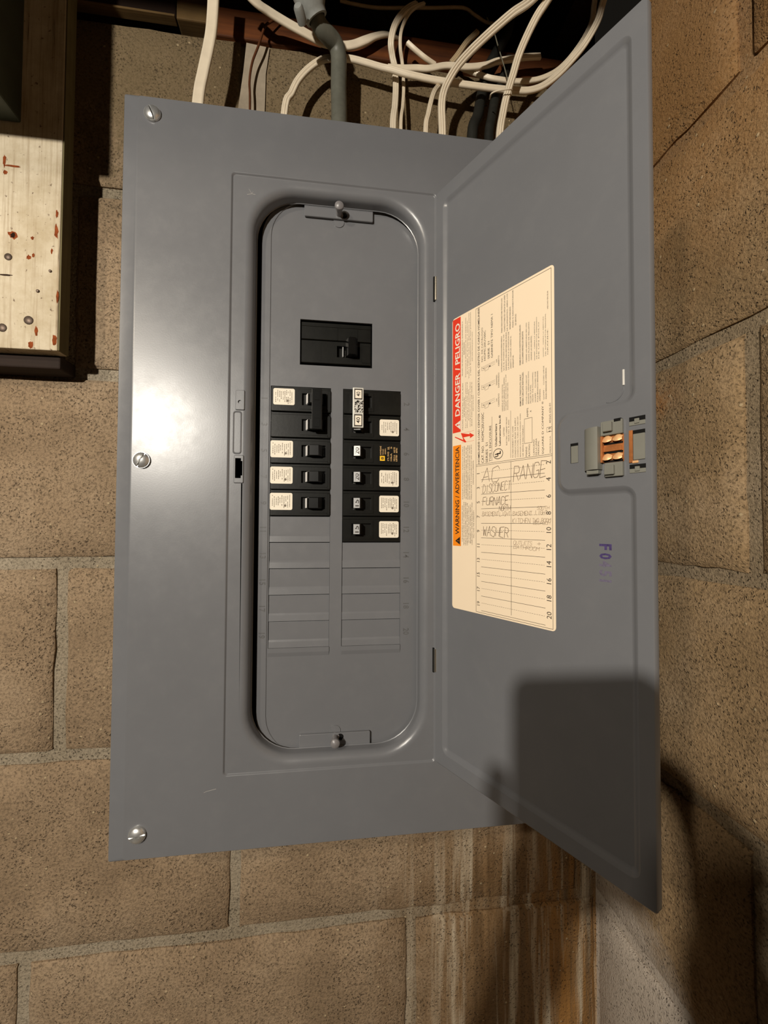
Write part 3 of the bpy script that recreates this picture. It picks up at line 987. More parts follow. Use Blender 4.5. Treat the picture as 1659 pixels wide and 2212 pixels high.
para(['HAZARD OF ELECTRIC SHOCK, BURN', 'OR EXPLOSION', 'Turn off power supplying this equipment', 'before working on or inside. Replace all', 'devices, doors and covers before', 'turning power on. Failure to follow', 'these instructions will result in', 'death or serious injury.'], 248, 412, BB, [820, 640, 798, 790, 690, 775, 770, 560], [182, 380, 168, 165, 265, 160, 165, 340])
para(['THIS EQUIPMENT IS DESIGNED AND', 'TESTED BY SQUARE D TO PERFORMANCE', 'LEVELS WHICH EXCEED UNDERWRITERS', 'LABORATORIES INC. STANDARDS. USE', 'OF OTHER THAN SQUARE D CIRCUIT', 'BREAKERS MAY ADVERSELY AFFECT', 'USER SAFETY, IMPAIR RELIABILITY AND', 'WILL VOID THE WARRANTY.'], 243, 420, CB, [1215, 1265, 1262, 1260, 1230, 1235, 1255, 1165], [715, 665, 668, 680, 715, 700, 672, 775])
para(['ESTE EQUIPO ESTA DISE\u00d1ADO Y PROBADO POR SQUARE D', 'CON NIVELES DE RENDIMIENTO QUE EXCEDEN LAS NORMAS', 'DE UNDERWRITERS LABORATORIES INC. EL USO DE', 'INTERRUPTORES DIFERENTES A LOS DE SQUARE D PUEDE', 'AFECTAR ADVERSAMENTE LA SEGURIDAD DEL USUARIO,', 'PERJUDICAR LA CONFIABILIDAD DEL EQUIPO', 'E INVALIDAR LA GARANTIA.'], 245, 415, CB, [628, 615, 625, 630, 635, 628, 420], [1055, 1045, 1065, 1035, 1030, 1025, 1240], BB)
para(['HANDLE AT MID POSITION', 'INDICATES BREAKER IS TRIPPED.', 'TO RESET, MOVE HANDLE TO OFF', 'POSITION, THEN TURN ON.'], 793, 892, BB, [560, 555, 552, 540], [200, 95, 60, 168])
para(['REMOVE TWISTOUTS ONLY', 'WHEN CIRCUITS INSTALLED.'], 1038, 1106, BB, [490, 482], [62, 25], bold=.012)
para(['CLOSE UNUSED CIRCUIT', 'BREAKER OPENINGS WITH', 'FILLER PLATES.', 'ORDER THE FOLLOWING:'], 1124, 1240, BB, [462, 458, 450, 440], [65, 20, 200, 25], fill=.55)
para(['HOMFP -    CLOSES ONE', 'POLE BRANCH BREAKER', 'OPENING'], 1246, 1340, BB, [435, 432, 420], [20, 10, 262], fill=.55)
para(['QOMFP -    CLOSES LARGE', 'MAIN BREAKER OPENING'], 1362, 1424, BB, [400, 392], [-60, -30], fill=.6)
para(['LA PALANCA EN POSICION MEDIA INDICA', 'QUE EL INTERRUPTOR SE HA', 'DISPARADO. PARA RESTABLECER MUEVA', 'LA PALANCA A LA POSICION DE', 'ABIERTO, DESPUES CIERRE EL', 'INTERRUPTOR.'], 780, 972, AB, [1552, 1535, 1530, 1515, 1505, 1490], [1065, 1040, 1010, 1005, 1060, 1325], mi=MI_, fill=.55)
para(['PARA DESCONECTAR TODOS LOS', 'CONDUCTORES DE CARGA DE LA LINEA', 'DE SUMINISTRO, ABRA LOS', 'INTERRUPTORES MARCADOS', 'MAIN O DESCONECTADOR', 'DE SERVICIO'], 782, 1012, AB, [1008, 995, 985, 960, 935, 905], [545, 500, 480, 660, 430, 760], fill=.5)
para(['REMUEVA LOS DESTROQUELABLES', 'SOLO CUANDO INSTALE LOS CIRCUITOS'], 1034, 1104, AB, [1455, 1440], [910, 1000], bold=.01)
para(['CIERRE LAS ABERTURAS SIN USO', 'CON PLACAS DE RELLENO.', 'ORDENE LAS SIGUIENTES:'], 1122, 1224, AB, [1418, 1402, 1388], [880, 860, 1060], fill=.5)
para(['HOMFP - CIERRA LA ABERTURA', 'DE INTERRUPTOR DERIVADO', 'DE UN POLO'], 1236, 1322, AB, [1390, 1372, 1365], [860, 800, 870], fill=.5)
para(['QOMFP - CIERRA LA ABERTURA', 'DEL INTERRUPTOR PRINCIPAL', 'GRANDE.'], 1358, 1446, AB, [1345, 1330, 1315], [790, 750, 960], fill=.5)
# circuit table: solid rules between pairs, dashed rules through the numbers
z_top, z_bot = -275.5, -400.6
rh = (z_top - z_bot) / 10
for i in range(10):
    zc = z_top - rh * (i + .5) + .3
    zl = z_top - rh * (i + 1)
    seg(56.4, zl, 119.2, zl, .28)
    s_ = 56.8
    while s_ < 118.6:
        seg(s_, zc, min(s_ + 1.4, 118.6), zc, .2)
        s_ += 2.1
    o_, e_ = str(2 * i + 1), str(2 * i + 2)
    text_tris(o_); text_tris(e_)
    hw = 1.6 * _aspect[o_]
    put_text(lb, o_, lambda u, v, zc=zc, hw=hw: dpt(54.8 - v * 3.3, zc - .8 - hw + u * 2 * hw, LI + .03), MI_)
    hw = 1.95 * _aspect[e_]
    put_text(lb, e_, lambda u, v, zc=zc, hw=hw: dpt(124.3 - v * 4.0, zc + 1.2 - hw + u * 2 * hw, LI + .03), MI_)
hr = random.Random(11)
hf = lambda u, v: dpt(u, v, LI + .05)
def hand(word, px, py, px2, hpx, mi=MP, w=.34, slant=.12, drift=0.0):
    a = dloc(px, py); b = dloc(px2, py)
    cw = (b[0] - a[0]) / (len(word) * 1.22)
    c = dloc(px, py - hpx)
    handwriting(lb, word, a[0], a[1], cw, c[1] - a[1], mi, w, hf, hr, slant, drift)
hand('AC', 1041, 1042, 1082, 30, MP, .42)
hand('DISCONECT', 1043, 1066, 1104, 18, MP, .36, .1, .06)
hand('RANGE', 1109, 1040, 1182, 31, MP, .42, .1, .06)
hand('FURNACE', 1043, 1092, 1099, 17, INK and MP, .42, .1)
hand('NORTH', 1078, 1104, 1103, 10, MP, .3, .1, .04)
hand('BASEMENT', 1042, 1115, 1078, 9, MPL, .3, .1)
hand('LIGHT', 1079, 1115, 1103, 9, MPL, .3, .1)
hand('BASEMENT', 1108, 1114, 1150, 9, MPL, .3, .1)
hand('LIGHT', 1157, 1112, 1183, 9, MPL, .3, .1)
hand('SOUTH', 1160, 1101, 1187, 7, MPL, .25, .1)
hand('KITCHEN', 1107, 1130, 1146, 10, MPL, .3, .1)
hand('TWO ROOM', 1150, 1128, 1190, 8, MPL, .28, .1)
hand('BEDROOM', 1152, 1133, 1189, 6, MPL, .22, .1)
hand('WASHER', 1043, 1157, 1099, 20, MP, .42, .12, -.04)
hand('OUTLETS', 1109, 1176, 1150, 8, MPL, .26, .2)
hand('+', 1158, 1180, 1168, 11, MPL, .3)
hand('BATHROOM', 1109, 1185, 1166, 8, MPL, .26, .2, -.03)
lb.build('circuit_directory', [CREAM, INK, RED, ORANGE, PENCIL, PENCIL_L, WHITE_ST], door)['label'] = 'cream printed circuit directory with handwriting'

# ------------------------------------------------------------------ door latch
lt = MB()
L0 = 0.0
def dbox(s0, s1, z0, z1, o0, o1, mi, bev=.3):
    m = Matrix(((DE.x, DN.x, 0, HINGE.x), (DE.y, DN.y, 0, HINGE.y), (0, 0, 1, 0), (0, 0, 0, 1)))
    lt.box(s0, s1, o0, o1, z0, z1, bev, mi, m)
GL, CP, DK = 0, 1, 2
# sliding cover: curved front
prof = [(152.4, 0)] + [(152.4 + 11.6 * f / 10, .8 + 5.4 * math.sin(math.pi * .62 * (f / 10) ** .8)) for f in range(11)] + [(164.1, 3), (164.2, 0)]
lt.loft([[dpt(s_, z_, o_) for s_, o_ in prof] for z_ in (-290.2, -262.4)], GL, cap0=True, cap1=True)
dbox(155.5, 163.5, -293.0, -290.3, .1, 4.4, GL)
dbox(164.3, 178.0, -268.6, -259.4, .1, 2.6, GL)
dbox(167.0, 172.5, -266.5, -260.6, 2.6, 5.2, GL)
dbox(166.8, 178.0, -295.4, -286.4, .1, 2.6, GL)
dbox(167.5, 173.5, -294.2, -288.2, 2.6, 4.8, GL)
dbox(172.8, 177.4, -261.0, -258.8, .2, 2.7, DK)
dbox(164.3, 178.0, -286.2, -268.8, .05, .5, 3)
for z_ in (-274.6, -280.4, -286.0):
    dbox(165.6, 177.6, z_, z_ + 1.3, .5, .62, DK, 0)
for z_ in (-271.4, -283.0):        # bent copper springs, a pair of leaves each
    for sg, (s0, s1) in ((1, (165.2, 171.2)), (-1, (171.7, 177.8))):
        top = []
        for i in range(7):
            f = i / 6
            top.append((s0 + (s1 - s0) * f, 2.1 * math.sin(math.pi * (.15 + .75 * (f if sg > 0 else 1 - f)))))
        lt.loft([[dpt(s_, z_ + .3 + h_ * 1.15, .6 + h_ * .3) for s_, h_ in top], [dpt(s_, z_ + h_ * .3, 1.3 + h_ * .9) for s_, h_ in top], [dpt(s_, z_ - .3 - h_ * .75, 1.5 + h_ * 1.0) for s_, h_ in top]], CP, close=False)
dbox(165.5, 177.0, -279.0, -276.0, .5, 1.6, 3, .2)
dbox(164.2, 165.6, -286, -268.8, .5, 3.0, 3, .2)
latch = lt.build('latch', [LATCHGREY, COPPER, DARK, COPPER_D], door)
latch['label'] = 'grey latch with bent copper spring contacts'
lt = MB()
dbox(141.7, 147.4, -283.6, -269.8, .0, .12, 2, 0)
dbox(142.3, 147.4, -283.6, -271.8, .1, .5, GL, .1)
lt.build('latch_tab', [LATCHGREY, COPPER, DARK], door)
lt = MB()
dbox(181.2, 183.4, -287.8, -267.6, .0, 1.0, 3, .2)
dbox(183.2, 190.4, -270.4, -267.8, .0, .15, DK, 0)
dbox(183.6, 190.4, -286.2, -270.2, .0, .8, GL, .2)
dbox(183.0, 186.5, -288.2, -286.6, .0, .9, CP, .2)
for z0, z1 in ((-264.8, -259.4), (-294.2, -288.9)):
    dbox(181.2, 190.6, z0 + 2.4, z1, .0, .15, DK, 0)
    dbox(181.2, 190.6, z0, z0 + 2.6, .0, .5, GL, .15)
    dbox(184.6, 187.4, z0 + 1.0, z1 - 1.4, .3, 1.2, GL, .2)
lt.build('latch_keeper', [LATCHGREY, COPPER, DARK, COPPER_D], door)

# ------------------------------------------------------------------ circuit breakers
LEFT_X, RIGHT_X = 35.0, 105.0
def sticker_mesh(name, parent, x0, x1, z0, z1, y, seed, rot_lines=True):
    m = MB()
    m.prism(rrect(x0, x1, z0, z1, 1.6, 4), fy(y - .15), fy(y + .02), mi=0)
    r = random.Random(seed)
    # rows of tiny type running down the sticker
    x = x0 + 2.0
    while x < x1 - 1.6:
        z = z1 - 1.6 - r.random() * 2
        end = z0 + 1.5 + r.random() * 4
        while z > end:
            L = .5 + r.random() * 1.3
            if r.random() > .12:
                m.quad((x, y - .17, z), (x + .62, y - .17, z), (x + .62, y - .17, max(z - L, z0 + 1)), (x, y - .17, max(z - L, z0 + 1)), 1)
            z -= L + .35
        x += 1.5 + r.random() * .5
    cx, cz = x0 + (x1 - x0) * .68, z0 + (z1 - z0) * .25
    m.add([Vector((cx + 1.2 * math.cos(a * math.pi / 5), y - .18, cz + 1.2 * math.sin(a * math.pi / 5))) for a in range(10)], [list(range(10))], 1)
    return m.build(name, [WHITE_ST, INK_SOFT], parent)
def digits(m, body, x0, x1, z0, z1, y, mi, y2=None):
    """small rating reading upwards"""
    y2 = y if y2 is None else y2
    put_text(m, body, lambda u, v: Vector((x1 - v * (x1 - x0), y2 + (y - y2) * v, z0 + u * (z1 - z0))), mi, .01)
def body_mesh(parent, x, zt, poles, win, right):
    m = MB()
    for p in range(poles):
        z1 = zt - 25.4 * p - 2.4
        z0 = zt - 25.4 * (p + 1) + .5
        out = rrect(x + .5, x + 57.8, z0, z1, .5, 2)
        w = rrect(x + win[0], x + win[1], zt - 25.4 * p - 18.4, zt - 25.4 * p - 6.9, .4, 2)
        inn = rrect(x + .9, x + 57.4, z0 + .5, z1 - .4, .4, 2)
        m.loft([[Vector((u, D + 3, v)) for u, v in out], [Vector((u, D - 1.0, v)) for u, v in out], [Vector((u, D - 1.6, v)) for u, v in inn]], smooth=False)
        m.face(inn, (w,), fy(D - 1.6))
        m.loft([[Vector((u, D - 1.6, v)) for u, v in w], [Vector((u, D + 4, v)) for u, v in w]], smooth=False)
        m.face(w, (), fy(D + 4))
        # raised frame around the handle and a step at the outer end
        f0, f1 = (x + win[0] - 2.5, x + win[1] + 2.2)
        fo_ = rrect(f0, f1, z0 + 2.6, z1 - 1.6, .6, 2)
        fi_ = rrect(x + win[0] - .2, x + win[1] + .2, zt - 25.4 * p - 18.6, zt - 25.4 * p - 6.7, .4, 2)
        m.face(fo_, (fi_,), fy(D - 2.1))
        m.loft([[Vector((u, D - 1.6, v)) for u, v in fo_], [Vector((u, D - 2.1, v)) for u, v in fo_]], smooth=False)
        m.loft([[Vector((u, D - 1.6, v)) for u, v in fi_], [Vector((u, D - 2.1, v)) for u, v in fi_]], smooth=False)
        if not right:
            m.box(x + 55.0, x + 57.9, D - 1.9, D + 2, z0 + 1, z1 - 1, .3)
        m.box(x + .3, x + 57.9, D + 1.0, D + 40, zt - 25.4 * (p + 1) + .15, zt - 25.4 * p - .15)
    return m.build('body', BLACK, parent)
def handle_left(parent, x, zt, p=0):
    m = MB()
    z1, z0 = zt - 25.4 * p - 7.4, zt - 25.4 * p - 17.9
    pr = [(34.0, D + 2), (36.2, D - 5.5), (38.0, D - 9.5), (46.5, D - 10), (50.0, D - 6), (52.3, D + 2)]
    zs = [z0, z0 + .5, z1 - .5, z1]
    loops = []
    for i, z in enumerate(zs):
        k = .6 if i in (0, 3) else 0
        loops.append([Vector((x + a, b + k, z)) for a, b in pr])
    m.loft(loops, 0, cap0=True, cap1=True, smooth=False)
    q = [(34.9, D - 1.0), (36.1, D - 5.1)]
    n = Vector((-.3, -.06, 0))
    m.quad(Vector((x + 34.2, D - .7, z0 + .6)) + n, Vector((x + 34.2, D - .7, z1 - .6)) + n, Vector((x + 36.3, D - 7.2, z1 - .6)) + n, Vector((x + 36.3, D - 7.2, z0 + .6)) + n, 1)
    return m.build('handle', [BLACK_GLOSS, TIPWHITE], parent)
def handle_right(parent, x, zt, rating, tip, p=0):
    m = MB()
    z1, z0 = zt - 25.4 * p - 7.0, zt - 25.4 * p - 17.6
    pr = [(20.0, D + 2), (17.4, D - 9.6), (16.6, D - 10.2), (10.6, D - 9.0), (10.0, D - 8.0), (13.5, D + 2)]
    zs = [z0, z0 + .5, z1 - .5, z1]
    loops = []
    for i, z in enumerate(zs):
        k = .5 if i in (0, 3) else 0
        loops.append([Vector((x + a, b + k, z)) for a, b in pr])
    m.loft(loops, 0, cap0=True, cap1=True, smooth=False)
    o = Vector((-.03, -.12, 0))
    qs = [Vector((x + 16.5, D - 10.2, z0 + .5)) + o, Vector((x + 16.5, D - 10.2, z1 - .5)) + o, Vector((x + 10.7, D - 9.0, z1 - .5)) + o, Vector((x + 10.7, D - 9.0, z0 + .5)) + o]
    m.quad(*qs, 1)
    o2 = .2
    digits(m, rating, x + 11.6, x + 15.8, z0 + 2.0, z1 - 2.0, D - 9.1 - o2, 2, D - 10.05 - o2)
    return m.build('handle', [BLACK_GLOSS, tip, INK], parent)

def rename_copy(src, loc, label, group):
    """a copy of a breaker with copies of its parts"""
    r = src.copy(); COL.objects.link(r); r.location = loc
    r['label'] = label
    for chd in list(src.children):
        c = chd.copy(); COL.objects.link(c); c.parent = r
    return r

WINL, WINR = (30.2, 53.2), (9.5, 28.3)
# single pole, left bank
zt = BZ - 2 * P
b5 = empty('circuit_breaker', (LEFT_X, D + 40, zt))
tag(b5, 'black single-pole breaker with white sticker just under the left two-pole one', 'circuit breaker', 'single-pole breakers in the left bank')
body_mesh(b5, LEFT_X, zt, 1, WINL, False)
handle_left(b5, LEFT_X, zt)
sticker_mesh('rating_sticker', b5, LEFT_X + .6, LEFT_X + 21.8, zt - 19.4, zt - 3.0, D - 1.6, 3)
for k, lab in ((3, 'middle of the three black single-pole breakers in the left bank'), (4, 'lowest black single-pole breaker in the left bank, above the empty grey plates')):
    rename_copy(b5, M(LEFT_X, D + 40, BZ - k * P), lab, None)
# two-pole, left bank
zt = BZ
b1 = empty('circuit_breaker', (LEFT_X, D + 40, zt))
tag(b1, 'black two-pole breaker with tied handles at the top of the left bank', 'circuit breaker', 'two-pole breakers')
body_mesh(b1, LEFT_X, zt, 2, WINL, False)
handle_left(b1, LEFT_X, zt, 0); handle_left(b1, LEFT_X, zt, 1)
sticker_mesh('rating_sticker', b1, LEFT_X + 2.6, LEFT_X + 23.0, zt - 18.8, zt - 2.8, D - 1.6, 7)
tb = MB().box(LEFT_X + 39.8, LEFT_X + 49.6, D - 13.2, D - 9.2, zt - 44.2, zt - 5.0, .6)
tb.box(LEFT_X + 42.2, LEFT_X + 47.4, D - 13.6, D - 13.2, zt - 16.0, zt - 7.6, .15).box(LEFT_X + 42.2, LEFT_X + 47.4, D - 13.6, D - 13.2, zt - 42, zt - 33.5, .15)
tb.build('handle_tie', BLACK_GLOSS, b1)
# single pole, right bank
def right_single(k, rating, tip, label):
    zt = BZ - k * P
    b = empty('circuit_breaker', (RIGHT_X, D + 40, zt))
    tag(b, label, 'circuit breaker', 'single-pole breakers in the right bank')
    body_mesh(b, RIGHT_X, zt, 1, WINR, True)
    handle_right(b, RIGHT_X, zt, rating, tip)
    return b, zt
b6, zt = right_single(2, '20', TIPWHITE, 'black breaker with gold lettering and yellow emblem instead of a sticker, right bank')
m = MB()
y_ = D - 1.68
m.quad((142.0, y_, zt - 20.3), (147.0, y_, zt - 20.3), (147.0, y_, zt - 15.4), (142.0, y_, zt - 15.4), 0)
fr = [(143.4, zt - 19.0), (145.8, zt - 19.0), (145.8, zt - 16.7), (143.4, zt - 16.7)]
m.quad(*[(u, y_ - .04, v) for u, v in fr], 2)
m.quad((144.2, y_ - .08, zt - 18.3), (145.0, y_ - .08, zt - 18.3), (145.0, y_ - .08, zt - 17.4), (144.2, y_ - .08, zt - 17.4), 0)
for i, (t_, x_, za, zb, h) in enumerate((('HOMELINE', 142.0, 14.4, 5.6, 1.5), ('TYPE HOM', 144.6, 14.4, 8.6, 1.3), ('120/240V~', 146.8, 13.8, 7.6, 1.3), ('UL', 149.6, 9.0, 6.0, 2.0), ('CTL SWD', 149.6, 20.4, 11.0, 1.6), ('20A', 152.6, 8.0, 6.0, 1.6), ('10kA', 152.6, 20.4, 12.6, 1.6), ('HACR TYPE', 155.8, 12.0, 6.4, 1.7), ('LISTED', 158.0, 20.6, 14.0, 1.6), ('60/75C', 158.2, 12.2, 7.0, 1.5), ('WIRE CU AL', 155.8, 20.6, 14.0, 1.5))):
    put_text(m, t_, lambda u, v, x_=x_, za=za, zb=zb, h=h: Vector((x_ + h - v * h, y_, zt - za + u * (za - zb))), 1, .012)
m.build('printed_marking', [YELLOW, GOLD, INK], b6)['label'] = 'gold print with yellow square emblem'
b8, zt = right_single(3, '20', TIPGREY, 'black breaker with grey tip marked 20, just below the gold-lettered one')
sticker_mesh('rating_sticker', b8, RIGHT_X + 36.6, RIGHT_X + 56.2, zt - 20.8, zt - 4.4, D - 1.6, 17)
b10, zt = right_single(4, '15', TIPGREY, 'black breaker with grey tip marked 15, second from the bottom of right bank')
sticker_mesh('rating_sticker', b10, RIGHT_X + 36.6, RIGHT_X + 56.2, zt - 20.8, zt - 4.4, D - 1.6, 18)
b12 = rename_copy(b10, M(RIGHT_X, D + 40, BZ - 5 * P), 'lowest black breaker in the right bank, directly above the empty grey plates', None)
# two-pole, right bank
zt = BZ
b2 = empty('circuit_breaker', (RIGHT_X, D + 40, zt))
tag(b2, 'black two-pole breaker with silver label across its tied handles, top of right bank', 'circuit breaker', 'two-pole breakers')
body_mesh(b2, RIGHT_X, zt, 2, WINR, True)
handle_right(b2, RIGHT_X, zt, '40', TIPGREY, 0); handle_right(b2, RIGHT_X, zt, '40', TIPGREY, 1)
sticker_mesh('rating_sticker', b2, RIGHT_X + 36.6, RIGHT_X + 56.2, zt - 25.4 - 20.6, zt - 25.4 - 4.2, D - 1.6, 23)
m = MB()
m.box(RIGHT_X + 9.0, RIGHT_X + 19.4, D - 13.4, D - 10.2, zt - 41.2, zt - 2.2, .5, 0)
for za, zb in ((-13.8, -3.6), (-40.0, -28.4)):
    m.quad((RIGHT_X + 10.4, D - 13.5, zt + za), (RIGHT_X + 18.2, D - 13.5, zt + za), (RIGHT_X + 18.2, D - 13.5, zt + zb), (RIGHT_X + 10.4, D - 13.5, zt + zb), 1)
    m.quad((RIGHT_X + 11.2, D - 13.55, zt + za + 1.1), (RIGHT_X + 17.4, D - 13.55, zt + za + 1.1), (RIGHT_X + 17.4, D - 13.55, zt + zb - 1.1), (RIGHT_X + 11.2, D - 13.55, zt + zb - 1.1), 2)
    digits(m, '40', RIGHT_X + 12.3, RIGHT_X + 16.2, zt + za + 3.0, zt + zb - 2.8, D - 13.6, 1)
r_ = random.Random(2)
for i in range(46):
    xx, zz = RIGHT_X + 10.2 + r_.random() * 7.8, zt - 26.8 + r_.random() * 11
    m.quad((xx, D - 13.5, zz), (xx + .5, D - 13.5, zz - .2), (xx + .9 + r_.random(), D - 13.5, zz + 1.2), (xx + .5, D - 13.5, zz + 1.4), 1)
m.build('handle_tie', [SILVER, INK, WHITE_ST], b2)['label'] = 'silver labelled handle tie marked 40'
# main breaker
mbk = empty('main_breaker', (98, D + 40, -148))
tag(mbk, 'large black main breaker in its own window above both banks', 'circuit breaker')
m = MB()
for z0, z1 in ((-144.4, -127.2), (-167.8, -145.2)):
    o = rrect(63.6, 132.6, z0, z1, .6, 2)
    i_ = rrect(64.1, 132.1, z0 + .5, z1 - .5, .5, 2)
    hs = []
    if z1 < -140:
        hs = [rect(98.6, 121.6, -161.0, -149.6)]
    m.loft([[Vector((u, D + 6, v)) for u, v in o], [Vector((u, D + .7, v)) for u, v in o], [Vector((u, D + .2, v)) for u, v in i_]], smooth=False)
    m.face(i_, hs, fy(D + .2))
    for h_ in hs:
        m.loft([[Vector((u, D + .2, v)) for u, v in h_], [Vector((u, D + 5, v)) for u, v in h_]], smooth=False)
        m.face(h_, (), fy(D + 5))
m.box(64, 132.4, D - .3, D + .3, -131.5, -129.9, .2).box(98.4, 99.4, D - .2, D + .3, -144, -132, .1).box(118.4, 119.2, D - .2, D + .3, -142, -132, .1)
m.box(82.4, 82.9, D + .05, D + .3, -166, -147, 0).box(123.6, 131.8, D - .15, D + .3, -165.6, -148.4, .15)
m.box(62.9, 133.4, D + 6, D + 40, -170, -125.4)
m.build('body', BLACK, mbk)
m = MB()
pr = [(106.5, D + 3), (109.6, D - 7.4), (111.0, D - 9.6), (116.4, D - 9.2), (118.8, D - 5), (119.4, D + 3)]
m.loft([[Vector((a, b, z)) for a, b in pr] for z in (-160.6, -143.8)], 0, cap0=True, cap1=True, smooth=False)
m.box(104.0, 105.2, D + .4, D + 4, -160.2, -150.2, .2, 1)
m.build('handle', [BLACK_GLOSS, TIPGREY], mbk)

# ------------------------------------------------------------------ cables above the panel
def flat_prof(w, t):
    pts = []
    n = 28
    for i in range(n):
        a = 2 * math.pi * i / n
        c, s_ = math.cos(a), math.sin(a)
        x_ = w / 2 * (abs(c) ** .7) * (1 if c > 0 else -1)
        y_ = t / 2 * (abs(s_) ** .75) * (1 if s_ > 0 else -1)
        g = math.exp(-((abs(x_) - w / 6) / (w * .05)) ** 2)
        pts.append((x_, y_ * (1 - .30 * g)))
    return pts
def cable(name, label, cat, px, w, t, mat, group=None, roll=None, per=8, tail=None):
    P_ = [at(x, y, Y) for x, y, Y in px]
    if tail is not None:
        P_.append(Vector((P_[-1].x + tail[0], tail[1], tail[2])))
    pts = spline(P_, per)
    rl = None
    if roll:
        r0 = roll + [roll[-1]] * (len(P_) - len(roll))
        rl = []
        for i in range(len(pts)):
            f = i / per
            k = min(int(f), len(r0) - 2)
            rl.append(r0[k] + (r0[k + 1] - r0[k]) * (f - k))
    m = MB()
    m.tube(pts, None, prof=flat_prof(w, t), roll=rl) if t else m.tube(pts, w / 2, 12)
    o = m.build(name, mat, None, 60, origin=P_[-1])
    return tag(o, label, cat, group)
GC = 'white cables above the panel'
cable('flat_cable', 'white flat cable dropping straight to the panel, leftmost of the cables', 'cable',
      [(462, -60, 44), (461, 0, 46), (457, 61, 47), (450.6, 101, 47), (439, 155, 47), (429, 209, 46)], 11.5, 5, CABLE, GC, tail=(-2, 42, 52))
cable('flat_cable', 'broad white flat cable sagging from the top left and curving up behind the grey conduit', 'cable',
      [(505, -50, 40), (550, 2, 50), (582, 26, 58), (619, 49, 64), (653, 68, 68), (680, 83, 72), (704, 94, 74), (737, 99, 76), (763, 97, 76), (788, 88, 76), (810, 79, 78), (835, 75, 82), (862, 84, 92)], 10.0, 5, CABLE, GC,
      roll=[.0, 0, 0, 0, 0, 0, 0, 0, 0, 0, .3, .4])
cable('flat_cable', 'white cable arching from the panel over behind the conduit and away to the right', 'cable',
      [(1330, -70, 2), (1304, 0, 20), (1293, 40, 28), (1277, 72, 34), (1258, 102, 40), (1235, 130, 45), (1212, 155, 49), (1189, 175, 52), (1166, 189, 54), (1139, 196, 56), (1108, 195, 57), (1065, 191, 58), (1019, 185, 59), (980, 179.5, 60), (926, 170.5, 61), (879, 160, 62), (845, 150, 63), (822, 145, 64), (788, 135, 64), (754, 127, 64), (710, 126, 64), (687, 134, 64), (663, 152, 63), (643, 175, 62), (629.5, 202, 60), (616, 231, 58)], 7.5, 5, CABLE, GC, per=5, tail=(-4, 52, 52))
cable('flat_cable', 'white cable lying beside the long arching cable and rising at far right', 'cable',
      [(1301, -70, 14), (1285, 0, 33), (1279, 45, 42), (1261, 84, 48), (1236, 120, 55), (1215, 143, 59), (1197, 157, 62), (1174, 168, 64), (1150, 174, 66), (1112, 176, 68), (1073, 171, 69), (1050, 166, 71), (1011, 152, 76), (985, 141, 80)], 6.0, 4.5, CABLE, GC, per=5)
cable('cable_offcut', 'white cable with a pale cut tip running level behind the black cables', 'cable',
      [(838, 146, 72), (870, 148, 71), (900, 147.5, 71), (927, 148.5, 70), (965, 142, 70), (1011, 145, 69), (1050, 141, 70), (1073, 133, 70), (1104, 128, 70), (1131, 124, 70), (1150, 122.5, 70), (1167, 122, 70)], 7.5, 4.5, CABLE, GC, per=5)
cable('flat_cable', 'white flat cable looping up in the middle, wider of the looped pair', 'cable',
      [(900, 8, 80), (884, 16, 74), (868, 30, 68), (852, 57, 66), (844.5, 91, 68), (847.5, 121, 74), (852, 142, 77), (854, 166, 77), (855, 189, 74), (853, 229, 66), (849, 268, 58)], 7.2, 4.5, CABLE, GC, tail=(-1, 48, 52))
cable('thin_cable', 'thin white cable just right of the looped pair\'s wider strand', 'cable',
      [(916, 8, 86), (897, 16, 78), (880, 34, 71), (867, 67, 68), (864.5, 101, 71), (869.5, 142, 80), (872, 189, 77), (870, 229, 69), (866, 268, 61)], 3.9, 3.9, CABLE, GC, tail=(-1, 50, 52))
cable('cable_offcut', 'short white cable stub slanting down to the right of the looped pair', 'cable',
      [(880, 92, 66), (893, 104, 66), (907, 116, 67), (921, 127, 68), (940, 140, 72)], 5.2, 4.5, CABLE, GC)
cable('cable_offcut', 'short dusty cable stub slanting up to the right behind the big curved cable', 'cable',
      [(1031, 69, 74), (1020, 80, 73), (1007, 93, 72), (988, 120, 72), (974, 137, 74)], 6.2, 5, CABLE_D, GC)
cable('flat_cable', 'thick white cable curving down to the panel just left of the tied one', 'cable',
      [(1215, -70, -14), (1148, 0, 10), (1108, 28, 22), (1077, 54, 30), (1046, 82, 37), (1015, 112, 42), (988, 143, 46), (969, 174, 48), (958, 201, 48), (954, 231, 47), (955.5, 284, 45)], 8.4, 6.5, CABLE, GC, tail=(0, 42, 52), roll=[.5, .5, .5, .45, .4, .35, .3, .2, .1, 0, 0])
cable('flat_cable', 'thick white cable with a wire tie, rightmost to enter the panel', 'cable',
      [(1225, -70, -10), (1184, -2, 8), (1158, 38.6, 18), (1135, 85, 28), (1119.5, 123, 34), (1108, 162, 38), (1096, 201, 40), (1086.7, 243, 40), (1079, 295, 38)], 8.2, 6.5, CABLE, GC, tail=(-1, 38, 52))
cable('thin_cable', 'short white cable bending into panel between looped pair and thick curve', 'cable',
      [(953, 180, 66), (944, 190, 62), (938, 199, 58), (932, 216, 55), (925, 247, 52), (919.6, 278, 50)], 5.4, 5, CABLE, GC, tail=(-1, 46, 52))
cable('black_cable', 'thick black cable behind the white cables, left one of two', 'cable',
      [(1102, 40, 80), (1096, 66, 80), (1082, 96, 80), (1066, 126, 82), (1050, 156, 82), (1044, 190, 80), (1038, 216, 77), (1032, 250, 72), (1020, 290, 66)], 12.5, 0, BLACKCAB, 'black cables above the panel', tail=(0, 62, 52))
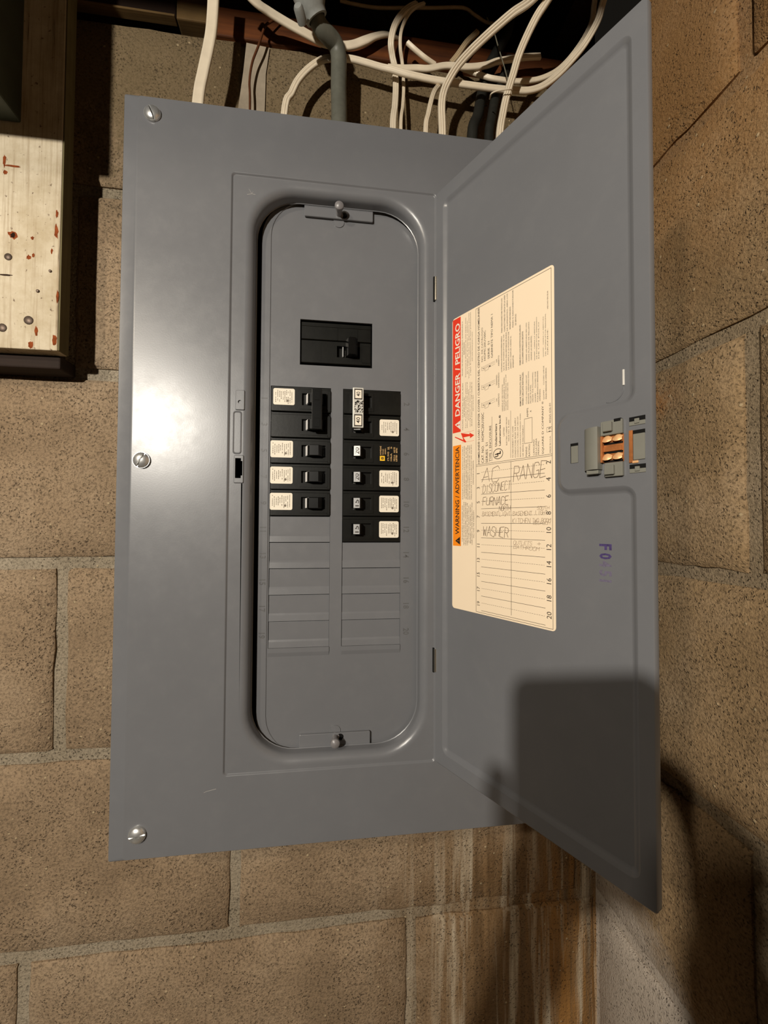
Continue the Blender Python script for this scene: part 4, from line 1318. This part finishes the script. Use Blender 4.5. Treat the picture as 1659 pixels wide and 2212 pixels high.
cable('black_cable', 'thick black cable behind the tied white cable, right one of two', 'cable',
      [(1100, 128, 80), (1091, 158, 80), (1079, 186, 76), (1069, 216, 70), (1062, 255, 64), (1056, 299, 60)], 11.0, 0, BLACKCAB, 'black cables above the panel', tail=(0, 54, 52))
cable('wire', 'thin dark brown wire hanging down the wall beside the leftmost white cable', 'wire',
      [(600, 38, 80), (584, 48, 78), (572, 58, 76), (558.6, 98, 76), (545, 135, 77), (539, 176, 78), (540, 222, 78)], 2.6, 0, BROWNWIRE, None, tail=(0, 78, 52))
cable('cable_tie', 'thin white wire tie hooked round the rightmost white cable', 'tie',
      [(1058, 214, 44), (1061, 203, 36), (1072, 197, 33), (1088, 194, 32), (1101, 193, 32), (1107, 196, 36), (1103, 208, 42)], 1.5, 0, CABLE, None)
cable('string', 'slack grey string hanging in front of the black cables', 'string',
      [(1052, 38, 60), (1066, 66, 58), (1076, 100, 54), (1088, 140, 50), (1096, 170, 46), (1100, 195, 40)], 1.2, 0, STRING, None)
cable('grey_cable', 'dusty grey cable crossing the dark gap at the top behind the white loop', 'cable',
      [(735, 2, 98), (780, 12, 96), (820, 17, 94), (880, 17, 94), (940, 17, 94), (1000, 17, 95), (1025, 32, 96), (1050, 48, 100), (1075, 52, 104)], 3.6, 0, CABLE_D, None)
# grey conduit with clamp fitting
cd = empty('conduit', at(732, 240, 56))
tag(cd, 'thick grey conduit with a clamp fitting bending down into the panel top', 'conduit')
P_ = [at(x, y, Y) for x, y, Y in ((672, 12, 26), (680, 30, 30), (692, 58, 36), (708, 76, 42), (722, 92, 48), (730, 112, 52), (732, 135, 54), (731.5, 189, 55), (732.5, 243, 54))]
P_.append(Vector((P_[-1].x, 50, 50)))
MB().tube(spline(P_, 6), 8.6, 18).build('pipe', PVC, cd, 60)
f0 = at(660, -20, 20); f1 = at(676, 20, 26)
ax = (f1 - f0).normalized()
MB().lathe(f0 - ax * 14, ax, [(9.5, 0), (13.5, 0), (13.8, 12), (14.6, 14), (14.6, 28), (12.2, 31), (11.6, 36), (9, 36.2)], 20, cap=False).build('fitting', PVC_F, cd, 40)
p = at(646, 22, 14)
MB().lathe(p, (-.3, -1, .1), [(4.8, -10), (4.8, 2), (3.6, 4.0), (.05, 4.4)], 14).build('clamp_screw', PVC_F, cd, 40)

# mortar smear where the joint above the panel was patched
m = MB()
ring_ = [(-13, 60), (10, 60), (15, 130), (16, 190), (20, 222), (-6, 224), (-9, 190), (-16, 130), (-15, 90)]
m.prism(ring_, fy(YW - 1.8), fy(YW + 2))
m.build('mortar_patch', plain('pale_mortar', srgb(150, 138, 120), .95, 0, .2, .14, 60, .5, 200), wb)

# ------------------------------------------------------------------ the photographer's telephone and hands (behind the lens; their shadow falls on the door)
def pcam(a, b, c):
    return CAM + RIGHT * a + UP * b + FWD * c
ph = empty('smartphone', pcam(-23, -67, -9))
tag(ph, 'dark smartphone held upright in two hands in front of the panel', 'phone')
m = MB()
o_ = rrect(-68, 13, -152, 11.5, 10, 6)
m.prism(o_, lambda u, v: pcam(u, v, -5), lambda u, v: pcam(u, v, -13), mi=0)
m.build('body', [PHONE], ph)
m = MB()
for v in (-14, -40, -62):
    m.lathe(pcam(0, v, -5.2), FWD, [(7, 0), (7, 1.2), (6, 1.3), (.05, 1.3)], 16)
m.build('rear_lens', [GLASS_BLACK], ph)
prs = empty('person', pcam(0, -380, -150))
tag(prs, 'person in dark sleeves holding a smartphone up with both hands', 'person')
def hp(a, b, c):
    return pcam(a + .56 * c, b - .43 * c - 4, c)
def limb(name, chains, mat, parent):
    """one skinned surface; chains = lists of (a, b, c, radius) in the camera's frame, first chain is the arm"""
    me = bpy.data.meshes.new(name)
    vs_, es, rs = [], [], []
    for ci, (root, chn) in enumerate(chains):
        prev = root
        for a, b, c, r in chn:
            vs_.append((hp(a, b, c) - Vector(parent['mm'])) * .001)
            rs.append(r * .001)
            i = len(vs_) - 1
            if prev is not None:
                es.append((prev, i))
            prev = i
    me.from_pydata(vs_, es, [])
    o = bpy.data.objects.new(name, me)
    COL.objects.link(o)
    o.parent = parent
    md = o.modifiers.new('skin', 'SKIN')
    md.use_smooth_shade = True
    for i, sv in enumerate(me.skin_vertices[0].data):
        sv.radius = (rs[i], rs[i])
        sv.use_root = i == 0
    ss = o.modifiers.new('sub', 'SUBSURF')
    ss.levels = ss.render_levels = 2
    me.materials.append(mat)
    return o
# left hand cups the bottom left of the phone, right hand reaches in with one finger on its side
limb('left_hand', [(None, [(-108, -310, -70, 26), (-86, -243, -58, 24), (-70, -192, -44, 25), (-62, -150, -34, 27), (-60, -120, -30, 20)]),
    (3, [(-66, -112, -26, 12), (-76, -92, -18, 9.5), (-76, -64, -14, 8.5), (-73, -38, -12, 7.4)]),
    (4, [(-42, -112, -30, 10), (-30, -98, -29, 8.5), (-18, -86, -28, 7.5)]),
    (3, [(-56, -142, -14, 10), (-44, -136, 0, 8), (-22, -128, 2, 7.4), (-4, -122, 0, 6.6)]),
    (3, [(-54, -158, -14, 10), (-40, -154, 0, 8), (-16, -148, 2, 7.4), (2, -144, 0, 6.6)]),
    (2, [(-56, -172, -18, 9), (-42, -169, -3, 7.6), (-22, -165, 0, 6.8), (-8, -160, -2, 6.0)])], SKIN, prs)
limb('right_hand', [(None, [(80, -310, -70, 31), (70, -210, -54, 29), (63, -160, -40, 23), (57, -118, -30, 18)]),
    (3, [(50, -94, -24, 13), (43, -68, -17, 13), (31, -52, -11, 13), (14, -42, -9, 11)]),
    (3, [(58, -92, -20, 10), (62, -72, -10, 8.5), (56, -66, 0, 8), (48, -76, 3, 7)]),
    (3, [(66, -98, -20, 10), (72, -82, -10, 8.5), (66, -80, 2, 7.6), (58, -92, 4, 6.8)]),
    (3, [(70, -108, -22, 9), (77, -98, -12, 7.6), (72, -98, -1, 6.8), (65, -108, 1, 6)]),
    (2, [(54, -128, -46, 10), (46, -104, -44, 9), (42, -80, -38, 8)])], SKIN, prs)
for nm, pth in (('left_sleeve', [(-92, -262, -62), (-112, -330, -74), (-140, -440, -100), (-160, -560, -200)]), ('right_sleeve', [(79, -238, -60), (92, -330, -74), (120, -440, -100), (150, -560, -200)])):
    m = MB()
    pts = spline([hp(*q) for q in pth], 5)
    m.tube(pts, [33 + i * 1.2 for i in range(len(pts))], 16, cap=False)
    m.build(nm, SLEEVE, prs, 60)
